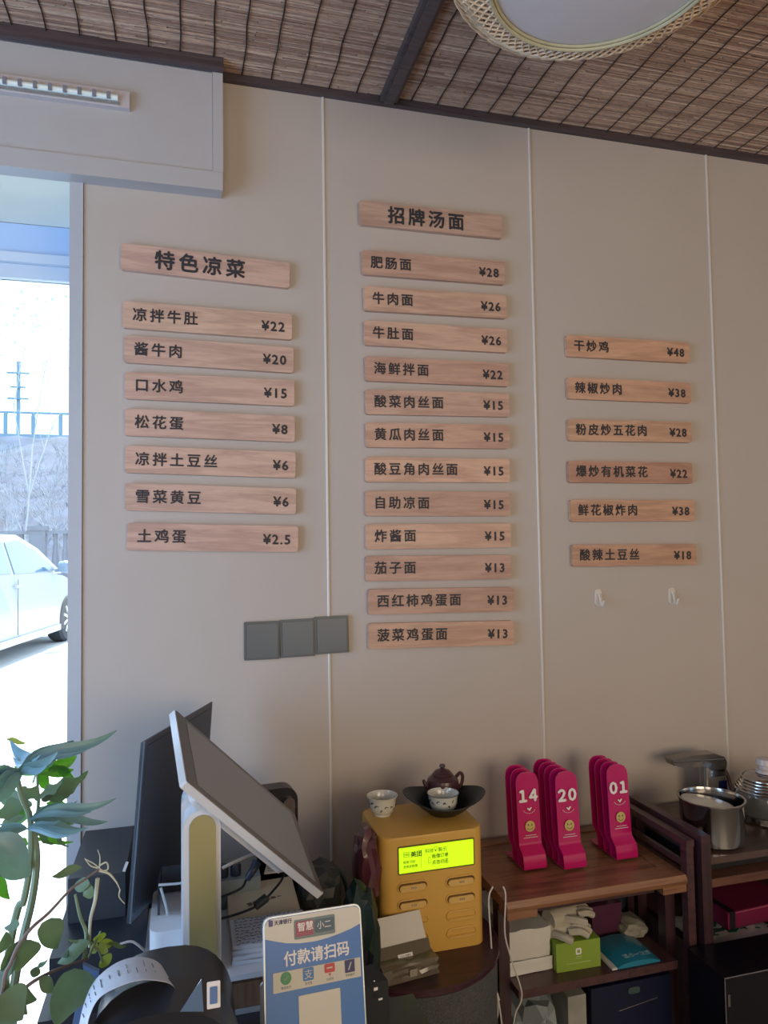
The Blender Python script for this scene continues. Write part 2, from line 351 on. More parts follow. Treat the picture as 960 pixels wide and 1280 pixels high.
# balustrade fence
fe = thing('balustrade', 'pale masonry balustrade with square piers beyond the parked car', 'fence', (0, 16, 0))
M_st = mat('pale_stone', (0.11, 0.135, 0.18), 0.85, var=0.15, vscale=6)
pier = mesh('pier', box(box(BM(), -0.17, 0.17, -0.14, 0.14, 0.2, 1.95), -0.2, 0.2, -0.17, 0.17, 1.95, 2.05), 0.01)
bal = mesh('baluster', lathe(BM(), [(0.05, 0), (0.05, 0.1), (0.035, 0.2), (0.075, 0.5), (0.04, 0.95), (0.05, 1.05), (0.05, 1.15)], 10))
for i in range(9):
    X = -3.30+(i-6)*1.75
    obj('pier', pier, M_st, fe, loc=(X, 0, 0))
    if i < 8:
        for j in range(6): obj('baluster', bal, M_st, fe, loc=(X+0.36+j*0.21, 0, 0.72))
obj('top_rail', box(BM(), -14, 0.5, -0.10, 0.10, 1.87, 1.945), M_st, fe); obj('plinth', box(BM(), -14, 0.5, -0.12, 0.12, 0.2, 0.718), M_st, fe)
# road viaduct on the skyline with its guard panels
br = thing('viaduct', 'pale elevated road with white guard panels on the skyline', 'bridge', (0, 60, 0))
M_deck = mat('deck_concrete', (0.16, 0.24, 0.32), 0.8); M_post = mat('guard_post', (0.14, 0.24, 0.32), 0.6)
obj('deck', box(BM(), -40, -3, 0, 7, 9.3, 10.7), M_deck, br)
pst = mesh('post', box(BM(), -0.12, 0.12, 0.05, 0.3, 10.7, 12.35)); pnl = mesh('guard_panel', box(BM(), -0.86, 0.86, 0.1, 0.2, 10.8, 12.2))
M_gp = mat('guard_white', (0.85, 0.88, 0.9), 0.6)
for i in range(14): obj('post', pst, M_post, br, loc=(-31.9+i*2.0, 0, 0)); obj('guard_panel', pnl, M_gp, br, loc=(-30.9+i*2.0, 0, 0))
obj('handrail', box(BM(), -40, -3, 0.05, 0.3, 12.35, 12.5), M_post, br)
for k in (-34, -22, -8): obj('column', box(BM(), k-0.6, k+0.6, 2, 4, 0, 9.3), M_deck, br)
# tower pole above the bridge
po = thing('signal_mast', 'thin blue-grey mast with cross arms rising over the viaduct', 'mast', (-12.75, 59, 0))
bm = box(BM(), -0.12, 0.12, -0.12, 0.12, 0.5, 16.2); obj('pole', bm, M_post, po)
for zz, L in ((13.2, 0.75), (14.1, 0.55), (15.2, 0.8)): obj('cross_arm', box(BM(), -L, L, -0.28, -0.13, zz, zz+0.12), M_post, po)
# bare tree with sparse leaves, colour paled to imitate flare on the sky
tr = thing('tree', 'tall sparse tree, nearly washed out against the bright sky', 'tree', (-4.6, 20.5, 0.7))
bm = BM(); tips = []
def limb(p, d, L, r, dep):
    q = p+d*L; tube(bm, [p, p+d*L*0.5+Vector((random.uniform(-.05, .05), 0, 0)), q], r, 5, r*0.6, k=2)
    if dep == 0: tips.append(q); return
    for _ in range(3):
        limb(p+d*L*random.uniform(.55, 1), (d+Vector((random.uniform(-.55, .55), random.uniform(-.4, .4), random.uniform(0, .5)))).normalized(), L*0.68, r*0.55, dep-1)
limb(Vector((0, 0, 0)), Vector((0.08, 0, 1)), 3.8, 0.035, 4)
M_tw = mat('pale_bark', (0.35, 0.38, 0.4), 0.9)
obj('trunk', bm, M_tw, tr)
bm = BM()
for q in tips:
    for _ in range(4):
        p = q+Vector([random.gauss(0, .2) for _ in range(3)]); e = [Vector([random.gauss(0, .05) for _ in range(3)]) for _ in range(3)]
        bm.faces.new([bm.verts.new(p+x) for x in e])
o = obj('foliage', bm, leafmat('leaf_flare_pale', '#8fae9f', '#b9d0c2', 0.6, 0.6), tr); o['kind'] = 'stuff'
# parked car, front pointing away from us
cw = WZ(84, 801, GZ); ca0, ca1 = WZ(0, 812, GZ+0.25), WZ(62, 791, GZ+0.25)
car = thing('car', 'white sedan parked outside the window', 'car', (cw.x, cw.y, GZ), -math.atan2(ca1.x-ca0.x, ca1.y-ca0.y))
M_car = mat('car_white', (0.34, 0.38, 0.42), 0.35, coat=0.3); M_cg = mat('car_glass', (0.03, 0.10, 0.18), 0.05, coat=1); M_ty = mat('tyre', (0.03, 0.035, 0.045), 0.8); M_al = mat('alloy', (0.65, 0.7, 0.75), 0.3, metal=0.7)
# local: y forward (0 = front axle), x towards camera side = 0 at flank, body extends to -x
W = 1.8
def carsec(y, zb, zs, inset):      # lower body cross-section
    return [(-0.0-inset, y, zb), (0.0-inset*0.3, y, zb+0.2), (0.0-inset*0.3, y, (zb+zs)/2), (-0.04-inset, y, zs), (-W/2, y, zs+0.05), (-W+0.04+inset, y, zs), (-W+inset*0.3, y, (zb+zs)/2), (-W+inset*0.3, y, zb+0.2), (-W+inset, y, zb)]
def loft(bm, secs):
    R_ = [[bm.verts.new(p) for p in s] for s in secs]; n = len(R_[0])
    for A, B in zip(R_, R_[1:]):
        for i in range(n): bm.faces.new((A[i], A[(i+1) % n], B[(i+1) % n], B[i]))
    bm.faces.new(R_[0]); bm.faces.new(R_[-1][::-1]); return bm
secs = [carsec(-3.65, 0.45, 0.9, 0.12), carsec(-3.5, 0.3, 1.02, 0.03), carsec(-3.0, 0.25, 1.04, 0), carsec(-2.0, 0.22, 1.02, 0), carsec(-1.0, 0.22, 1.0, 0), carsec(-0.55, 0.22, 0.99, 0), carsec(0.0, 0.30, 0.93, 0.01), carsec(0.5, 0.28, 0.82, 0.04), carsec(0.85, 0.3, 0.66, 0.16), carsec(0.93, 0.35, 0.55, 0.25)]
bm = loft(BM(), secs); obj('body', bm, M_car, car, ang=50)
def gs(y, z, ins): return [(-ins, y, 0.97), (-ins-(z-0.97)*0.32, y, z), (-W+ins+(z-0.97)*0.32, y, z), (-W+ins, y, 0.97)]
bm = loft(BM(), [gs(-3.3, 1.0, 0.08), gs(-2.7, 1.38, 0.05), gs(-2.0, 1.5, 0.05), gs(-1.3, 1.5, 0.05), gs(-0.7, 1.32, 0.05), gs(-0.05, 1.0, 0.07)]); obj('cabin', bm, M_car, car, ang=50)
bm = BM()
for poly in ([(-1.75, 1.02), (-1.75, 1.40), (-1.35, 1.43), (-0.85, 1.30), (-0.38, 1.06), (-0.38, 1.02)], [(-2.85, 1.04), (-2.55, 1.32), (-2.1, 1.41), (-1.83, 1.41), (-1.83, 1.03)]):
    vs = [[bm.verts.new((-0.05-(z-0.97)*0.32+dx, y, z)) for y, z in poly] for dx in (0.0, 0.012)]
    bm.faces.new(vs[1])
    for i in range(len(poly)): bm.faces.new((vs[0][i], vs[0][(i+1) % len(poly)], vs[1][(i+1) % len(poly)], vs[1][i]))
obj('side_window', bm, M_cg, car)
bm = BM(); lathe(bm, [(0.02, -0.07), (0.1, -0.09), (0.12, 0.0), (0.08, 0.08), (0.01, 0.1)], 12); bm.transform(T(0.12, -0.42, 1.07) @ Matrix.Rotation(PI/2, 4, 'Y') @ Matrix.Diagonal((0.75, 1, 1, 1))); box(bm, -0.03, 0.08, -0.45, -0.39, 1.0, 1.04); obj('mirror', bm, mat('mirror_dark', (0.12, 0.2, 0.3), 0.3), car)
obj('door_handle', box(BM(), 0.0, 0.03, -1.9, -1.72, 0.86, 0.89), M_car, car, bevel=0.008)
obj('door_seam', box(BM(), 0.0, 0.004, -1.80, -1.79, 0.3, 0.96), M_ty, car); obj('sill', box(BM(), -0.02, 0.03, -2.4, -0.36, 0.2, 0.28), M_car, car, bevel=0.01)
for yy in (0.0, -2.72):
    for sx in (0, 1):
        Mw = T(0.02-(W-0.16)*sx-0.12, yy, 0.33) @ Matrix.Rotation(PI/2, 4, 'Y')
        bm = lathe(BM(), [(0.02, -0.1), (0.3, -0.1), (0.33, -0.06), (0.33, 0.08), (0.3, 0.115), (0.22, 0.115)], 28); bm.transform(Mw); wl = obj('wheel', bm, M_ty, car)
        bm = lathe(BM(), [(0.0, 0.122), (0.05, 0.125), (0.06, 0.117), (0.0, 0.117)], 12)
        for k in range(10):
            box(bm, 0.04, 0.215, -0.018, 0.018, 0.116, 0.128, M=Matrix.Rotation(2*PI*k/10, 4, 'Z'))
        bm.transform(Mw); obj('rim', bm, M_al, wl)

# ================================================================== MENU BOARDS
M_bd = wood('board_wood', '#b09080', '#d0b09c', 0.5, (5, 60, 55), objcol=True, rings=5)
M_ink = mat('lettering_black', (0.030, 0.030, 0.038), 0.6)
BW, BH, BT = 0.40, 0.063, 0.013
def board(bl, br_, name, price, tint, label, group, header=False, h=BH):
    a = WY(*bl, -BT); b = WY(*br_, -BT); ang = math.atan2(b.z-a.z, b.x-a.x)
    cx = (a.x+b.x)/2; cz = (a.z+b.z)/2+h/2+0.002
    o = thing('menu_board', label, 'menu board', (cx, -0.0008, cz), 0, group); o.rotation_euler = (0, -ang, 0)
    bm = prism(BM(), rrect(-BW/2, BW/2, -h/2, h/2, 0.007, 3), -BT, 0, 'y')
    p = obj('board', bm, M_bd, o, bevel=0.0022, seg=2); p.color = (*tint, 1)
    y = -BT-0.0004
    if header: text('lettering', name, 0.0475, M_ink, o, T(-0.124, y, -0.0165) @ FRONT, weight=0.0014, spacing=1.34)
    else:
        text('lettering', name, 0.0335, M_ink, o, T(-BW/2+0.022, y, -0.0105) @ FRONT, weight=0.0008, spacing=1.33)
        text('price', price, 0.0325, M_ink, o, T(BW/2-0.018, y, -0.0130) @ FRONT, weight=0.0010, spacing=1.2, align='RIGHT')
    return o
L = [((153.5, 338), (360, 361), '特色凉菜', None, (1.0, .98, 1.02)), ((156.6, 410.9), (362, 425.5), '凉拌牛肚', '¥22', (1.05, 1.03, 1.0)), ((157.5, 454), (364.6, 467), '酱牛肉', '¥20', (1, .97, .98)), ((158, 499.5), (366, 508.6), '口水鸡', '¥15', (1, .96, .98)),
     ((157.6, 545.5), (367, 553.5), '松花蛋', '¥8', (1, .96, .98)), ((158, 592), (368, 598.6), '凉拌土豆丝', '¥6', (1.02, .97, .98)), ((157.5, 639), (369, 644), '雪菜黄豆', '¥6', (.98, .95, .98)), ((160.5, 689), (371, 691), '土鸡蛋', '¥2.5', (.98, .92, .96))]
Mi = [((450, 281.5), (627, 299), '招牌汤面', None, (.86, .84, .84)), ((454.2, 343.8), (630, 356.8), '肥肠面', '¥28', (.90, .84, .82)), ((456.6, 389.1), (632, 399), '牛肉面', '¥26', (.98, .92, .88)), ((457.8, 432.2), (632, 441.6), '牛肚面', '¥26', (1.0, .93, .90)),
      ((460, 477), (633, 484), '海鲜拌面', '¥22', (.88, .78, .76)), ((460.5, 518.7), (634, 522), '酸菜肉丝面', '¥15', (.95, .88, .86)), ((460, 560), (635, 561.8), '黄瓜肉丝面', '¥15', (.95, .84, .80)), ((460, 603.5), (635, 604), '酸豆角肉丝面', '¥15', (1.08, .98, .90)),
      ((460, 645.9), (635, 645.9), '自助凉面', '¥15', (.86, .76, .73)), ((462, 687.8), (635, 685), '炸酱面', '¥15', (1.04, .95, .88)), ((462, 727.8), (635, 724.6), '茄子面', '¥13', (.86, .76, .74)), ((463, 769.4), (640, 765), '西红柿鸡蛋面', '¥13', (.84, .74, .70)), ((464, 812.3), (640, 807), '菠菜鸡蛋面', '¥13', (.94, .84, .76))]
Ri = [((709.5, 446.3), (861, 454.4), '干炒鸡', '¥48', (1.05, .90, .76)), ((711, 499.2), (862.5, 504.9), '辣椒炒肉', '¥38', (1.0, .86, .74)), ((712, 551.8), (864, 554), '粉皮炒五花肉', '¥28', (1.0, .88, .74)), ((712, 604), (865, 605.3), '爆炒有机菜花', '¥22', (.82, .66, .58)), ((714, 653), (868, 652), '鲜花椒炸肉', '¥38', (.98, .84, .70)), ((716.5, 709.3), (870, 707), '酸辣土豆丝', '¥18', (.90, .76, .64))]
ORD = 'first second third fourth fifth sixth seventh eighth ninth tenth eleventh twelfth'.split()
for rows, colname, grp in ((L, 'left column on the wall', 'menu boards of the left column'), (Mi, 'middle column on the wall', 'menu boards of the middle column'), (Ri, 'right column on the wall', 'menu boards of the right column')):
    short = colname.split()[0]
    for k, (bl, br_, nm, pr, tint) in enumerate(rows):
        if rows is Ri: lab = f'wooden menu board reading {nm} {pr}, {ORD[k]} from the top of the right column'
        elif pr: lab = f'wooden menu board reading {nm} {pr}, {ORD[k-1]} below the {short} column header'
        else: lab = f'wooden header board with large bold characters {nm}, topmost of the {colname}'
        board(bl, br_, nm, pr, tint, lab, grp, header=pr is None, h=0.064 if rows is not Ri else 0.060)

# ---- switches
M_sw = mat('switch_grey', (0.085, 0.095, 0.105), 0.35); M_sw2 = mat('switch_rocker', (0.10, 0.115, 0.125), 0.3)
for i, (x0, tilt, zc, nm) in enumerate(((0.128, -0.005, 1.2725, 'leftmost of the three joined grey switch plates'), (0.2147, 0.02, 1.2745, 'middle one of the three joined grey switch plates'), (0.3005, 0.02, 1.2785, 'rightmost of the three grey switch plates, set slightly higher'))):
    sw = thing('switch_plate', nm, 'switch', (x0+0.043, -0.0005, zc), 0, 'wall switch plates'); sw.rotation_euler = (0, -tilt*0.6, 0)
    obj('frame', prism(BM(), rrect(-0.0428, 0.0428, -0.046, 0.046, 0.002, 2), -0.008, 0, 'y'), M_sw, sw, bevel=0.0015)
    obj('rocker', prism(BM(), rrect(-0.0375, 0.0375, -0.0405, 0.0405, 0.002, 2), -0.0115, -0.0082, 'y'), M_sw2, sw, bevel=0.0012)
# ---- adhesive hooks
M_hk = mat('hook_clear', (0.68, 0.62, 0.55), 0.2, coat=1); M_hm = mat('hook_metal', (0.72, 0.68, 0.62), 0.3)
for x, z, nm in ((1.098, 1.345, 'small clear adhesive hook below the right menu column, left of the pair'), (1.336, 1.342, 'small clear adhesive hook below the right menu column, right of the pair')):
    hk = thing('wall_hook', nm, 'hook', (x, -0.0005, z), 0, 'adhesive wall hooks')
    obj('pad', prism(BM(), rrect(-0.011, 0.011, -0.024, 0.024, 0.009, 5), -0.003, 0, 'y'), M_hk, hk, bevel=0.001)
    obj('hook', tube(BM(), [(0, -0.004, 0.012), (0, -0.010, 0.0), (0.001, -0.016, -0.016), (0.0, -0.022, -0.022), (-0.001, -0.028, -0.014), (0, -0.030, -0.006)], 0.0026, 8), M_hm, hk)

# ================================================================== PENDANT
lp = thing('woven_lamp', 'round woven bamboo ceiling lamp with a white diffuser, cut by the top edge', 'lamp', (0.708, -0.722, 0))
M_bam = mat('bamboo', (0.80, 0.58, 0.37), 0.5, var=0.25, vscale=40); M_bam2 = mat('bamboo_rim', (0.50, 0.46, 0.30), 0.4, var=0.1, vscale=30)
zb = EYE+1.0
prof = [(0.205, 0.0), (0.243, 0.008), (0.272, 0.03), (0.262, 0.075), (0.235, 0.125), (0.20, 0.16)]
def onp(t):
    t = max(0, min(0.9999, t))*(len(prof)-1); i = int(t); f = t-i; a, b = prof[i], prof[i+1]; return a[0]*(1-f)+b[0]*f, a[1]*(1-f)+b[1]*f
bm = BM()
for sgn in (1, -1):
    for k in range(76):
        a0 = 2*PI*k/76; pts = []
        for j in range(11):
            t = j/10; r, z = onp(t); a = a0+sgn*t*0.75; pts.append(((r+sgn*0.0012)*math.cos(a), (r+sgn*0.0012)*math.sin(a), zb+z))
        tube(bm, pts, 0.0024, 4, k=1)
obj('weave', bm, M_bam, lp)
bm = BM()
for r, z, rr in ((0.2045, -0.001, 0.0036), (0.199, 0.003, 0.003)): tube(bm, [(r*math.cos(2*PI*i/64), r*math.sin(2*PI*i/64), zb+z) for i in range(64)], rr, 8, k=1, closed=True)
obj('inner_rim', bm, M_bam2, lp)
bm = BM()
for ph in range(3): tube(bm, [((0.272+0.004*math.cos(i*0.7+ph*2.1))*math.cos(2*PI*i/160), (0.272+0.004*math.cos(i*0.7+ph*2.1))*math.sin(2*PI*i/160), zb+0.03+0.004*math.sin(i*0.7+ph*2.1)) for i in range(160)], 0.0026, 5, k=1, closed=True)
obj('braided_edge', bm, M_bam, lp)
obj('diffuser', lathe(BM(), [(0.0, -0.004), (0.08, -0.0035), (0.15, -0.001), (0.199, 0.006), (0.199, 0.02), (0.0, 0.02)], 48, c=(0, 0, zb)), mat('opal', (0.62, 0.60, 0.62), 0.22, coat=0.6), lp)
obj('ceiling_mount', lathe(BM(), [(0.0, 0.02), (0.09, 0.02), (0.09, CEIL-zb-0.006), (0.0, CEIL-zb-0.006)], 32, c=(0, 0, zb)), M_bam2, lp)

# ================================================================== TABLES ON THE RIGHT
M_tw1 = wood('tea_table_top', '#6a4433', '#936748', 0.38, (4, 50, 50), coat=0.3)
M_red = wood('redwood_frame', '#2b1a1d', '#40282c', 0.4, (40, 40, 4), coat=0.2)
M_rail = wood('redwood_rail', '#38232a', '#523537', 0.4, (40, 4, 40), coat=0.2)
tt = thing('tea_table', 'reddish wooden tea table with brown top and lower shelf, holding the pink number stands', 'table', (0, 0, 0))
x0, x1, yf, yb, zt = 0.650, 1.098, -0.335, -0.02, 0.735
obj('front_border', prism(BM(), [(yf-0.004, zt-0.022), (yf-0.008, zt-0.012), (yf-0.002, zt), (yf+0.05, zt), (yf+0.05, zt-0.022)], x0, x1, 'x'), M_tw1, tt, bevel=0.003)
for k in range(5):
    a = yf+0.0515+k*0.0465; obj('plank', box(BM(), x0+0.038, x1-0.038, a, a+0.0452, zt-0.02, zt-0.003), M_tw1, tt, bevel=0.0012)
obj('side_border', box(BM(), x0, x0+0.0365, yf+0.051, yb, zt-0.022, zt), M_tw1, tt, bevel=0.003); obj('side_border', box(BM(), x1-0.0365, x1, yf+0.051, yb, zt-0.022, zt), M_tw1, tt, bevel=0.003)
obj('back_border', box(BM(), x0+0.037, x1-0.037, yf+0.284, yb, zt-0.022, zt), M_tw1, tt, bevel=0.002)
for a, b in ((x0+0.002, x0+0.072), (x1-0.062, x1+0.0)): obj('corner_block', box(BM(), a, b, yf-0.003, yf+0.04, zt-0.038, zt-0.0225), M_tw1, tt, bevel=0.003)
for a in (x0+0.0, x1-0.026):
    for c in (yf+0.042, yb-0.03): obj('leg', box(BM(), a, a+0.026, c, c+0.028, 0, zt-0.0225), M_red, tt, bevel=0.002)
for z_ in (0.545,): obj('shelf', box(BM(), x0+0.0265, x1-0.0265, yf+0.002, yb, z_-0.018, z_), M_rail, tt, bevel=0.003)
obj('shelf', box(BM(), x0+0.0265, x1-0.0265, yf+0.02, yb, 0.23, 0.245), M_rail, tt, bevel=0.003)
obj('apron', box(BM(), x0+0.073, x1-0.063, yf+0.028, yf+0.042, zt-0.045, zt-0.0225), M_red, tt, bevel=0.002)
# raised side gallery on the right
obj('gallery_post', box(BM(), x1+0.001, x1+0.020, yf-0.005, yf+0.016, 0.10, 0.796), M_rail, tt, bevel=0.003)
obj('gallery_post', box(BM(), x1+0.001, x1+0.020, yb-0.08, yb-0.058, 0.10, 0.796), M_rail, tt, bevel=0.003)
obj('gallery_rail', box(BM(), x1+0.001, x1+0.022, yf-0.006, yb-0.05, 0.7965, 0.812), M_rail, tt, bevel=0.003)
obj('gallery_slat', box(BM(), x1+0.006, x1+0.016, yf+0.017, yb-0.081, 0.745, 0.757), M_rail, tt, bevel=0.002)

t2 = thing('tea_cabinet', 'dark redwood tea cabinet at the right edge, carrying the steel pot and kettle', 'cabinet', (0, 0, 0))
X0, X1 = 1.136, 1.74
obj('worktop', box(BM(), X0+0.02, X1, -0.345, -0.02, 0.752, 0.768), wood('smoked_top', '#3a2b28', '#57433c', 0.3, (4, 40, 40), coat=0.4), t2, bevel=0.003)
obj('lower_board', box(BM(), X0+0.02, X1, -0.350, -0.02, 0.703, 0.722), M_tw1 if False else wood('brown_board', '#4a2f26', '#6d4737', 0.4, (4, 50, 50)), t2, bevel=0.003)
obj('shaded_gap', box(BM(), X0+0.03, X1-0.01, -0.31, -0.03, 0.7225, 0.7515), mat('black_gap', (0.012, 0.012, 0.016), 0.6), t2)  # black block painted as the shade between worktop and lower board
obj('side_panel', box(BM(), X0-0.006, X0+0.0195, -0.352, -0.325, 0, 0.806), M_red, t2, bevel=0.003)
obj('side_panel', box(BM(), X0-0.006, X0+0.0195, -0.10, -0.075, 0, 0.806), M_red, t2, bevel=0.003)
obj('gallery_rail', box(BM(), X0-0.006, X0+0.019, -0.353, -0.07, 0.8065, 0.822), M_rail, t2, bevel=0.003)
obj('shelf', box(BM(), X0+0.02, X1, -0.345, -0.02, 0.53, 0.545), M_red, t2, bevel=0.002)
obj('back_panel', box(BM(), X0+0.02, X1, -0.019, -0.010, 0.0, 0.70), M_red, t2)
obj('side_panel', box(BM(), X1+0.0005, X1+0.02, -0.35, -0.02, 0, 0.80), M_red, t2)

# ---- number stands
M_mag = mat('magenta_plastic', (0.50, 0.008, 0.125), 0.17, coat=0.4); M_wh = mat('print_white', (0.82, 0.78, 0.78), 0.5); M_yel = mat('smiley_gold', (0.58, 0.46, 0.16), 0.45)
SH = 0.215
def stand_mesh():
    pr = []                                # (y forward is -Y, z)
    pr += [(0.006+0.000*0, SH)]
    for k in range(1, 9): pr.append((0.006-0.0*k, SH-0.030*(1-math.cos(k/8*PI/2))*1.0-0.0))
    pts = [(0.010, SH-0.0), (0.0098, SH-0.001), (0.0094, SH-0.004), (0.009, SH-0.009), (0.0083, SH-0.016), (0.0075, SH-0.026), (-0.002, 0.055), (-0.004, 0.047), (-0.020, 0.035), (-0.023, 0.030), (-0.027, 0.008), (-0.0255, 0.002), (-0.021, 0.0016), (0.016, 0.0016)]
    wd = [0.006, 0.013, 0.019, 0.024, 0.0275, 0.029, 0.029, 0.029, 0.029, 0.029, 0.029, 0.029, 0.029, 0.029]
    bm = BM(); A = []
    for (y_, z_), w_ in zip(pts, wd): A.append([bm.verts.new((x_*w_, y_, z_)) for x_ in (-1, -0.5, 0, 0.5, 1)])
    for a, b in zip(A, A[1:]):
        for i in range(4): bm.faces.new((a[i], a[i+1], b[i+1], b[i]))
    return mesh('stand_body', bm, solid=0.0028, ang=50)
stm = stand_mesh()
def face_M(z): # plane of the stand's front face (leans back): at height z
    t = (z-0.055)/(SH-0.026-0.055); y_ = -0.002+t*0.0095-0.0034; ang = math.atan2(0.0095, SH-0.026-0.055)
    return T(0, y_, z) @ Matrix.Rotation(PI/2-ang, 4, 'X')
def nstand(px, py, dy, num, lab, grp, dx=0):
    p = WZ(px, py, zt); o = thing('number_stand', lab, 'table number', (p.x+dx, p.y+0.028+dy, zt+0.0004), 0.0, grp)
    obj('stand_body', stm, M_mag, o)
    if num:
        text('number', num.translate(str.maketrans('0124', '０１２４')), 0.035, M_wh, o, face_M(0.149) @ T(-0.0015, 0, 0.0002), weight=0.0017, align='CENTER', spacing=0.55)
        bm = BM()
        for i in range(9):
            a = PI*(1.15+0.7*i/8); box(bm, -0.0012, 0.0012, -0.0005, 0.0005, 0, 0.0004, M=face_M(0.133) @ T(0.016*math.cos(a), 0.012*math.sin(a), 0) @ Matrix.Rotation(a+PI/2, 4, 'Z'))
        prism(bm, [(-0.006, 0.003), (-0.002, 0.004), (0.0, 0.001), (0.004, 0.005), (0.007, 0.004), (0.001, -0.004)], 0, 0.0004, 'z', M=face_M(0.130))
        obj('emblem', bm, M_wh, o)
        obj('smiley', prism(BM(), [(0.0125*math.cos(2*PI*i/28), 0.0125*math.sin(2*PI*i/28)) for i in range(28)], 0, 0.0005, 'z', M=face_M(0.092)), M_yel, o)
        bm = BM()
        for sx in (-1, 1): prism(bm, [(sx*0.0045+0.0016*math.cos(2*PI*i/10), 0.003+0.0024*math.sin(2*PI*i/10)) for i in range(10)], 0.0006, 0.0009, 'z', M=face_M(0.092))
        for i in range(8):
            a = PI*(1.15+0.7*(i+.5)/8); box(bm, -0.0016, 0.0016, -0.0006, 0.0006, 0.0006, 0.0009, M=face_M(0.092) @ T(0.0075*math.cos(a), 0.0075*math.sin(a), 0) @ Matrix.Rotation(a+PI/2, 4, 'Z'))
        obj('smiley_face', bm, M_ink, o)
        bm = BM()
        for k, ww in ((0.0715, 0.013), (0.0665, 0.018)):
            xx = -ww
            while xx < ww: box(bm, xx, xx+0.0022, -0.0007, 0.0007, 0, 0.0004, M=face_M(k)); xx += 0.0031
        obj('small_print', bm, M_wh, o)
nstand(670, 1088, 0, '14', 'magenta table number stand showing white 14 (fourteen), front of the left row', 'pink number stands')
for k in range(1, 3): nstand(670, 1088, 0.030*k, None, ['', 'magenta number stand directly behind the one numbered fourteen', 'rearmost magenta number stand of the row behind number fourteen'][k], 'pink number stands')
nstand(720, 1087, 0, '20', 'magenta table number stand showing white 20 (twenty), front of the middle row', 'pink number stands')
od = ['', 'first', 'second', 'third', 'fourth']
for k in range(1, 5): nstand(720, 1087, 0.027*k, None, f'magenta number stand, {od[k]} behind the one numbered twenty in the middle row', 'pink number stands', dx=-0.0005*k)
nstand(785, 1075, 0, '01', 'magenta table number stand showing white 01, front of the row near the cabinet', 'pink number stands')
for k in range(1, 4): nstand(785, 1075, 0.027*k, None, f'magenta number stand, {od[k]} behind the 01 stand in the row near the cabinet', 'pink number stands')

# ---- things on the tea table's shelf
SZ = 0.5453
def blob(bm, sec, n=12): return loft(bm, sec)
M_paper = mat('tissue_white', (0.62, 0.60, 0.56), 0.75, bump=0.6, bscale=60)
ts = thing('tissue_pack', 'plastic-wrapped stack of white paper napkins on the middle shelf', 'napkins', (0, 0, 0))
bm = box(BM(), 0.68, 0.782, -0.278, -0.08, SZ, SZ+0.092); bmesh.ops.subdivide_edges(bm, edges=bm.edges[:], cuts=5, use_grid_fill=True)
for v in bm.verts: v.co += Vector([random.uniform(-.0018, .0018) for _ in range(2)]+[0 if v.co.z < SZ+.001 else random.uniform(-.003, .003)])
obj('napkin_stack', bm, M_paper, ts, ang=60)
bm = box(BM(), 0.679, 0.784, -0.281, -0.2785, SZ+0.001, SZ+0.03); bmesh.ops.subdivide_edges(bm, edges=bm.edges[:], cuts=4, use_grid_fill=True)
for v in bm.verts: v.co.y += random.uniform(-.003, 0)
obj('wrapper', bm, mat('film', (0.7, 0.7, 0.68), 0.12, coat=1), ts, ang=70)
gbx = thing('glove_box', 'lime green carton on the middle shelf with gloves lying on it', 'box', (0.833, -0.245, SZ), -0.03)
M_gr = mat('lime_card', (0.24, 0.36, 0.045), 0.45)
obj('carton', box(BM(), -0.046, 0.062, -0.055, 0.06, 0, 0.062), M_gr, gbx, bevel=0.0015)
bm = prism(BM(), rrect(0.001, 0.015, 0.033, 0.047, 0.003, 3), -0.0557, -0.0552, 'y'); obj('logo', bm, M_wh, gbx); 
bm = prism(BM(), rrect(0.0045, 0.0115, 0.0365, 0.0435, 0.002, 3), -0.0561, -0.0558, 'y'); obj('logo_hole', bm, M_gr, gbx)
bm = BM()
for z_, w_ in ((0.028, 0.006), (0.024, 0.007), (0.015, 0.03)):
    xx = 0.008-w_
    while xx < 0.008+w_: box(bm, xx, xx+0.002, -0.0557, -0.0552, z_, z_+0.0014); xx += 0.003
obj('small_print', bm, mat('pale_green_print', (0.5, 0.62, 0.3), 0.5), gbx)
obj('opening_flap', box(BM(), 0.02, 0.055, -0.03, 0.02, 0.0622, 0.0635), mat('flap_green', (0.16, 0.30, 0.08), 0.4), gbx)
M_gl = mat('glove_rubber', (0.46, 0.42, 0.34), 0.5, bump=0.4, bscale=80)
def glove(nm, base, dirv, lab, seed):
    rr = random.Random(seed); o = thing('glove', lab, 'glove', base, 0, 'rubber gloves')
    d = Vector(dirv).normalized(); s = d.cross(Vector((0, 0, 1))).normalized()
    palm = tube(BM(), [-d*0.055+Vector((0, 0, 0.004)), -d*0.03+Vector((0, 0, 0.006)), Vector((0, 0, 0.008)), d*0.022+Vector((0, 0, 0.008))], 0.022, 12, 0.017); obj('palm', palm, M_gl, o)
    for k in range(4):
        off = s*(k-1.5)*0.0125; L_ = (0.045, 0.052, 0.05, 0.04)[k]
        obj('finger', tube(BM(), [d*0.015+off+Vector((0, 0, .01)), d*(0.02+L_*.5)+off*1.25+Vector((0, 0, 0.014+rr.uniform(-.003, .004))), d*(0.018+L_)+off*1.35+Vector((0, 0, .004))], 0.0088, 8, 0.0075), M_gl, o)
    obj('thumb', tube(BM(), [-d*0.02+s*0.014+Vector((0, 0, .006)), s*0.035-d*0.002+Vector((0, 0, .008)), s*0.045+d*0.018+Vector((0, 0, .003))], 0.0095, 8, 0.0085), M_gl, o)
glove('g', (0.815, -0.262, SZ+0.066), (1.0, -0.25, 0.0), 'upper cream rubber glove lying across the green carton', 1)
glove('g', (0.842, -0.245, SZ+0.088), (0.8, 0.2, -0.05), 'cream rubber glove draped on top of the other glove', 2)
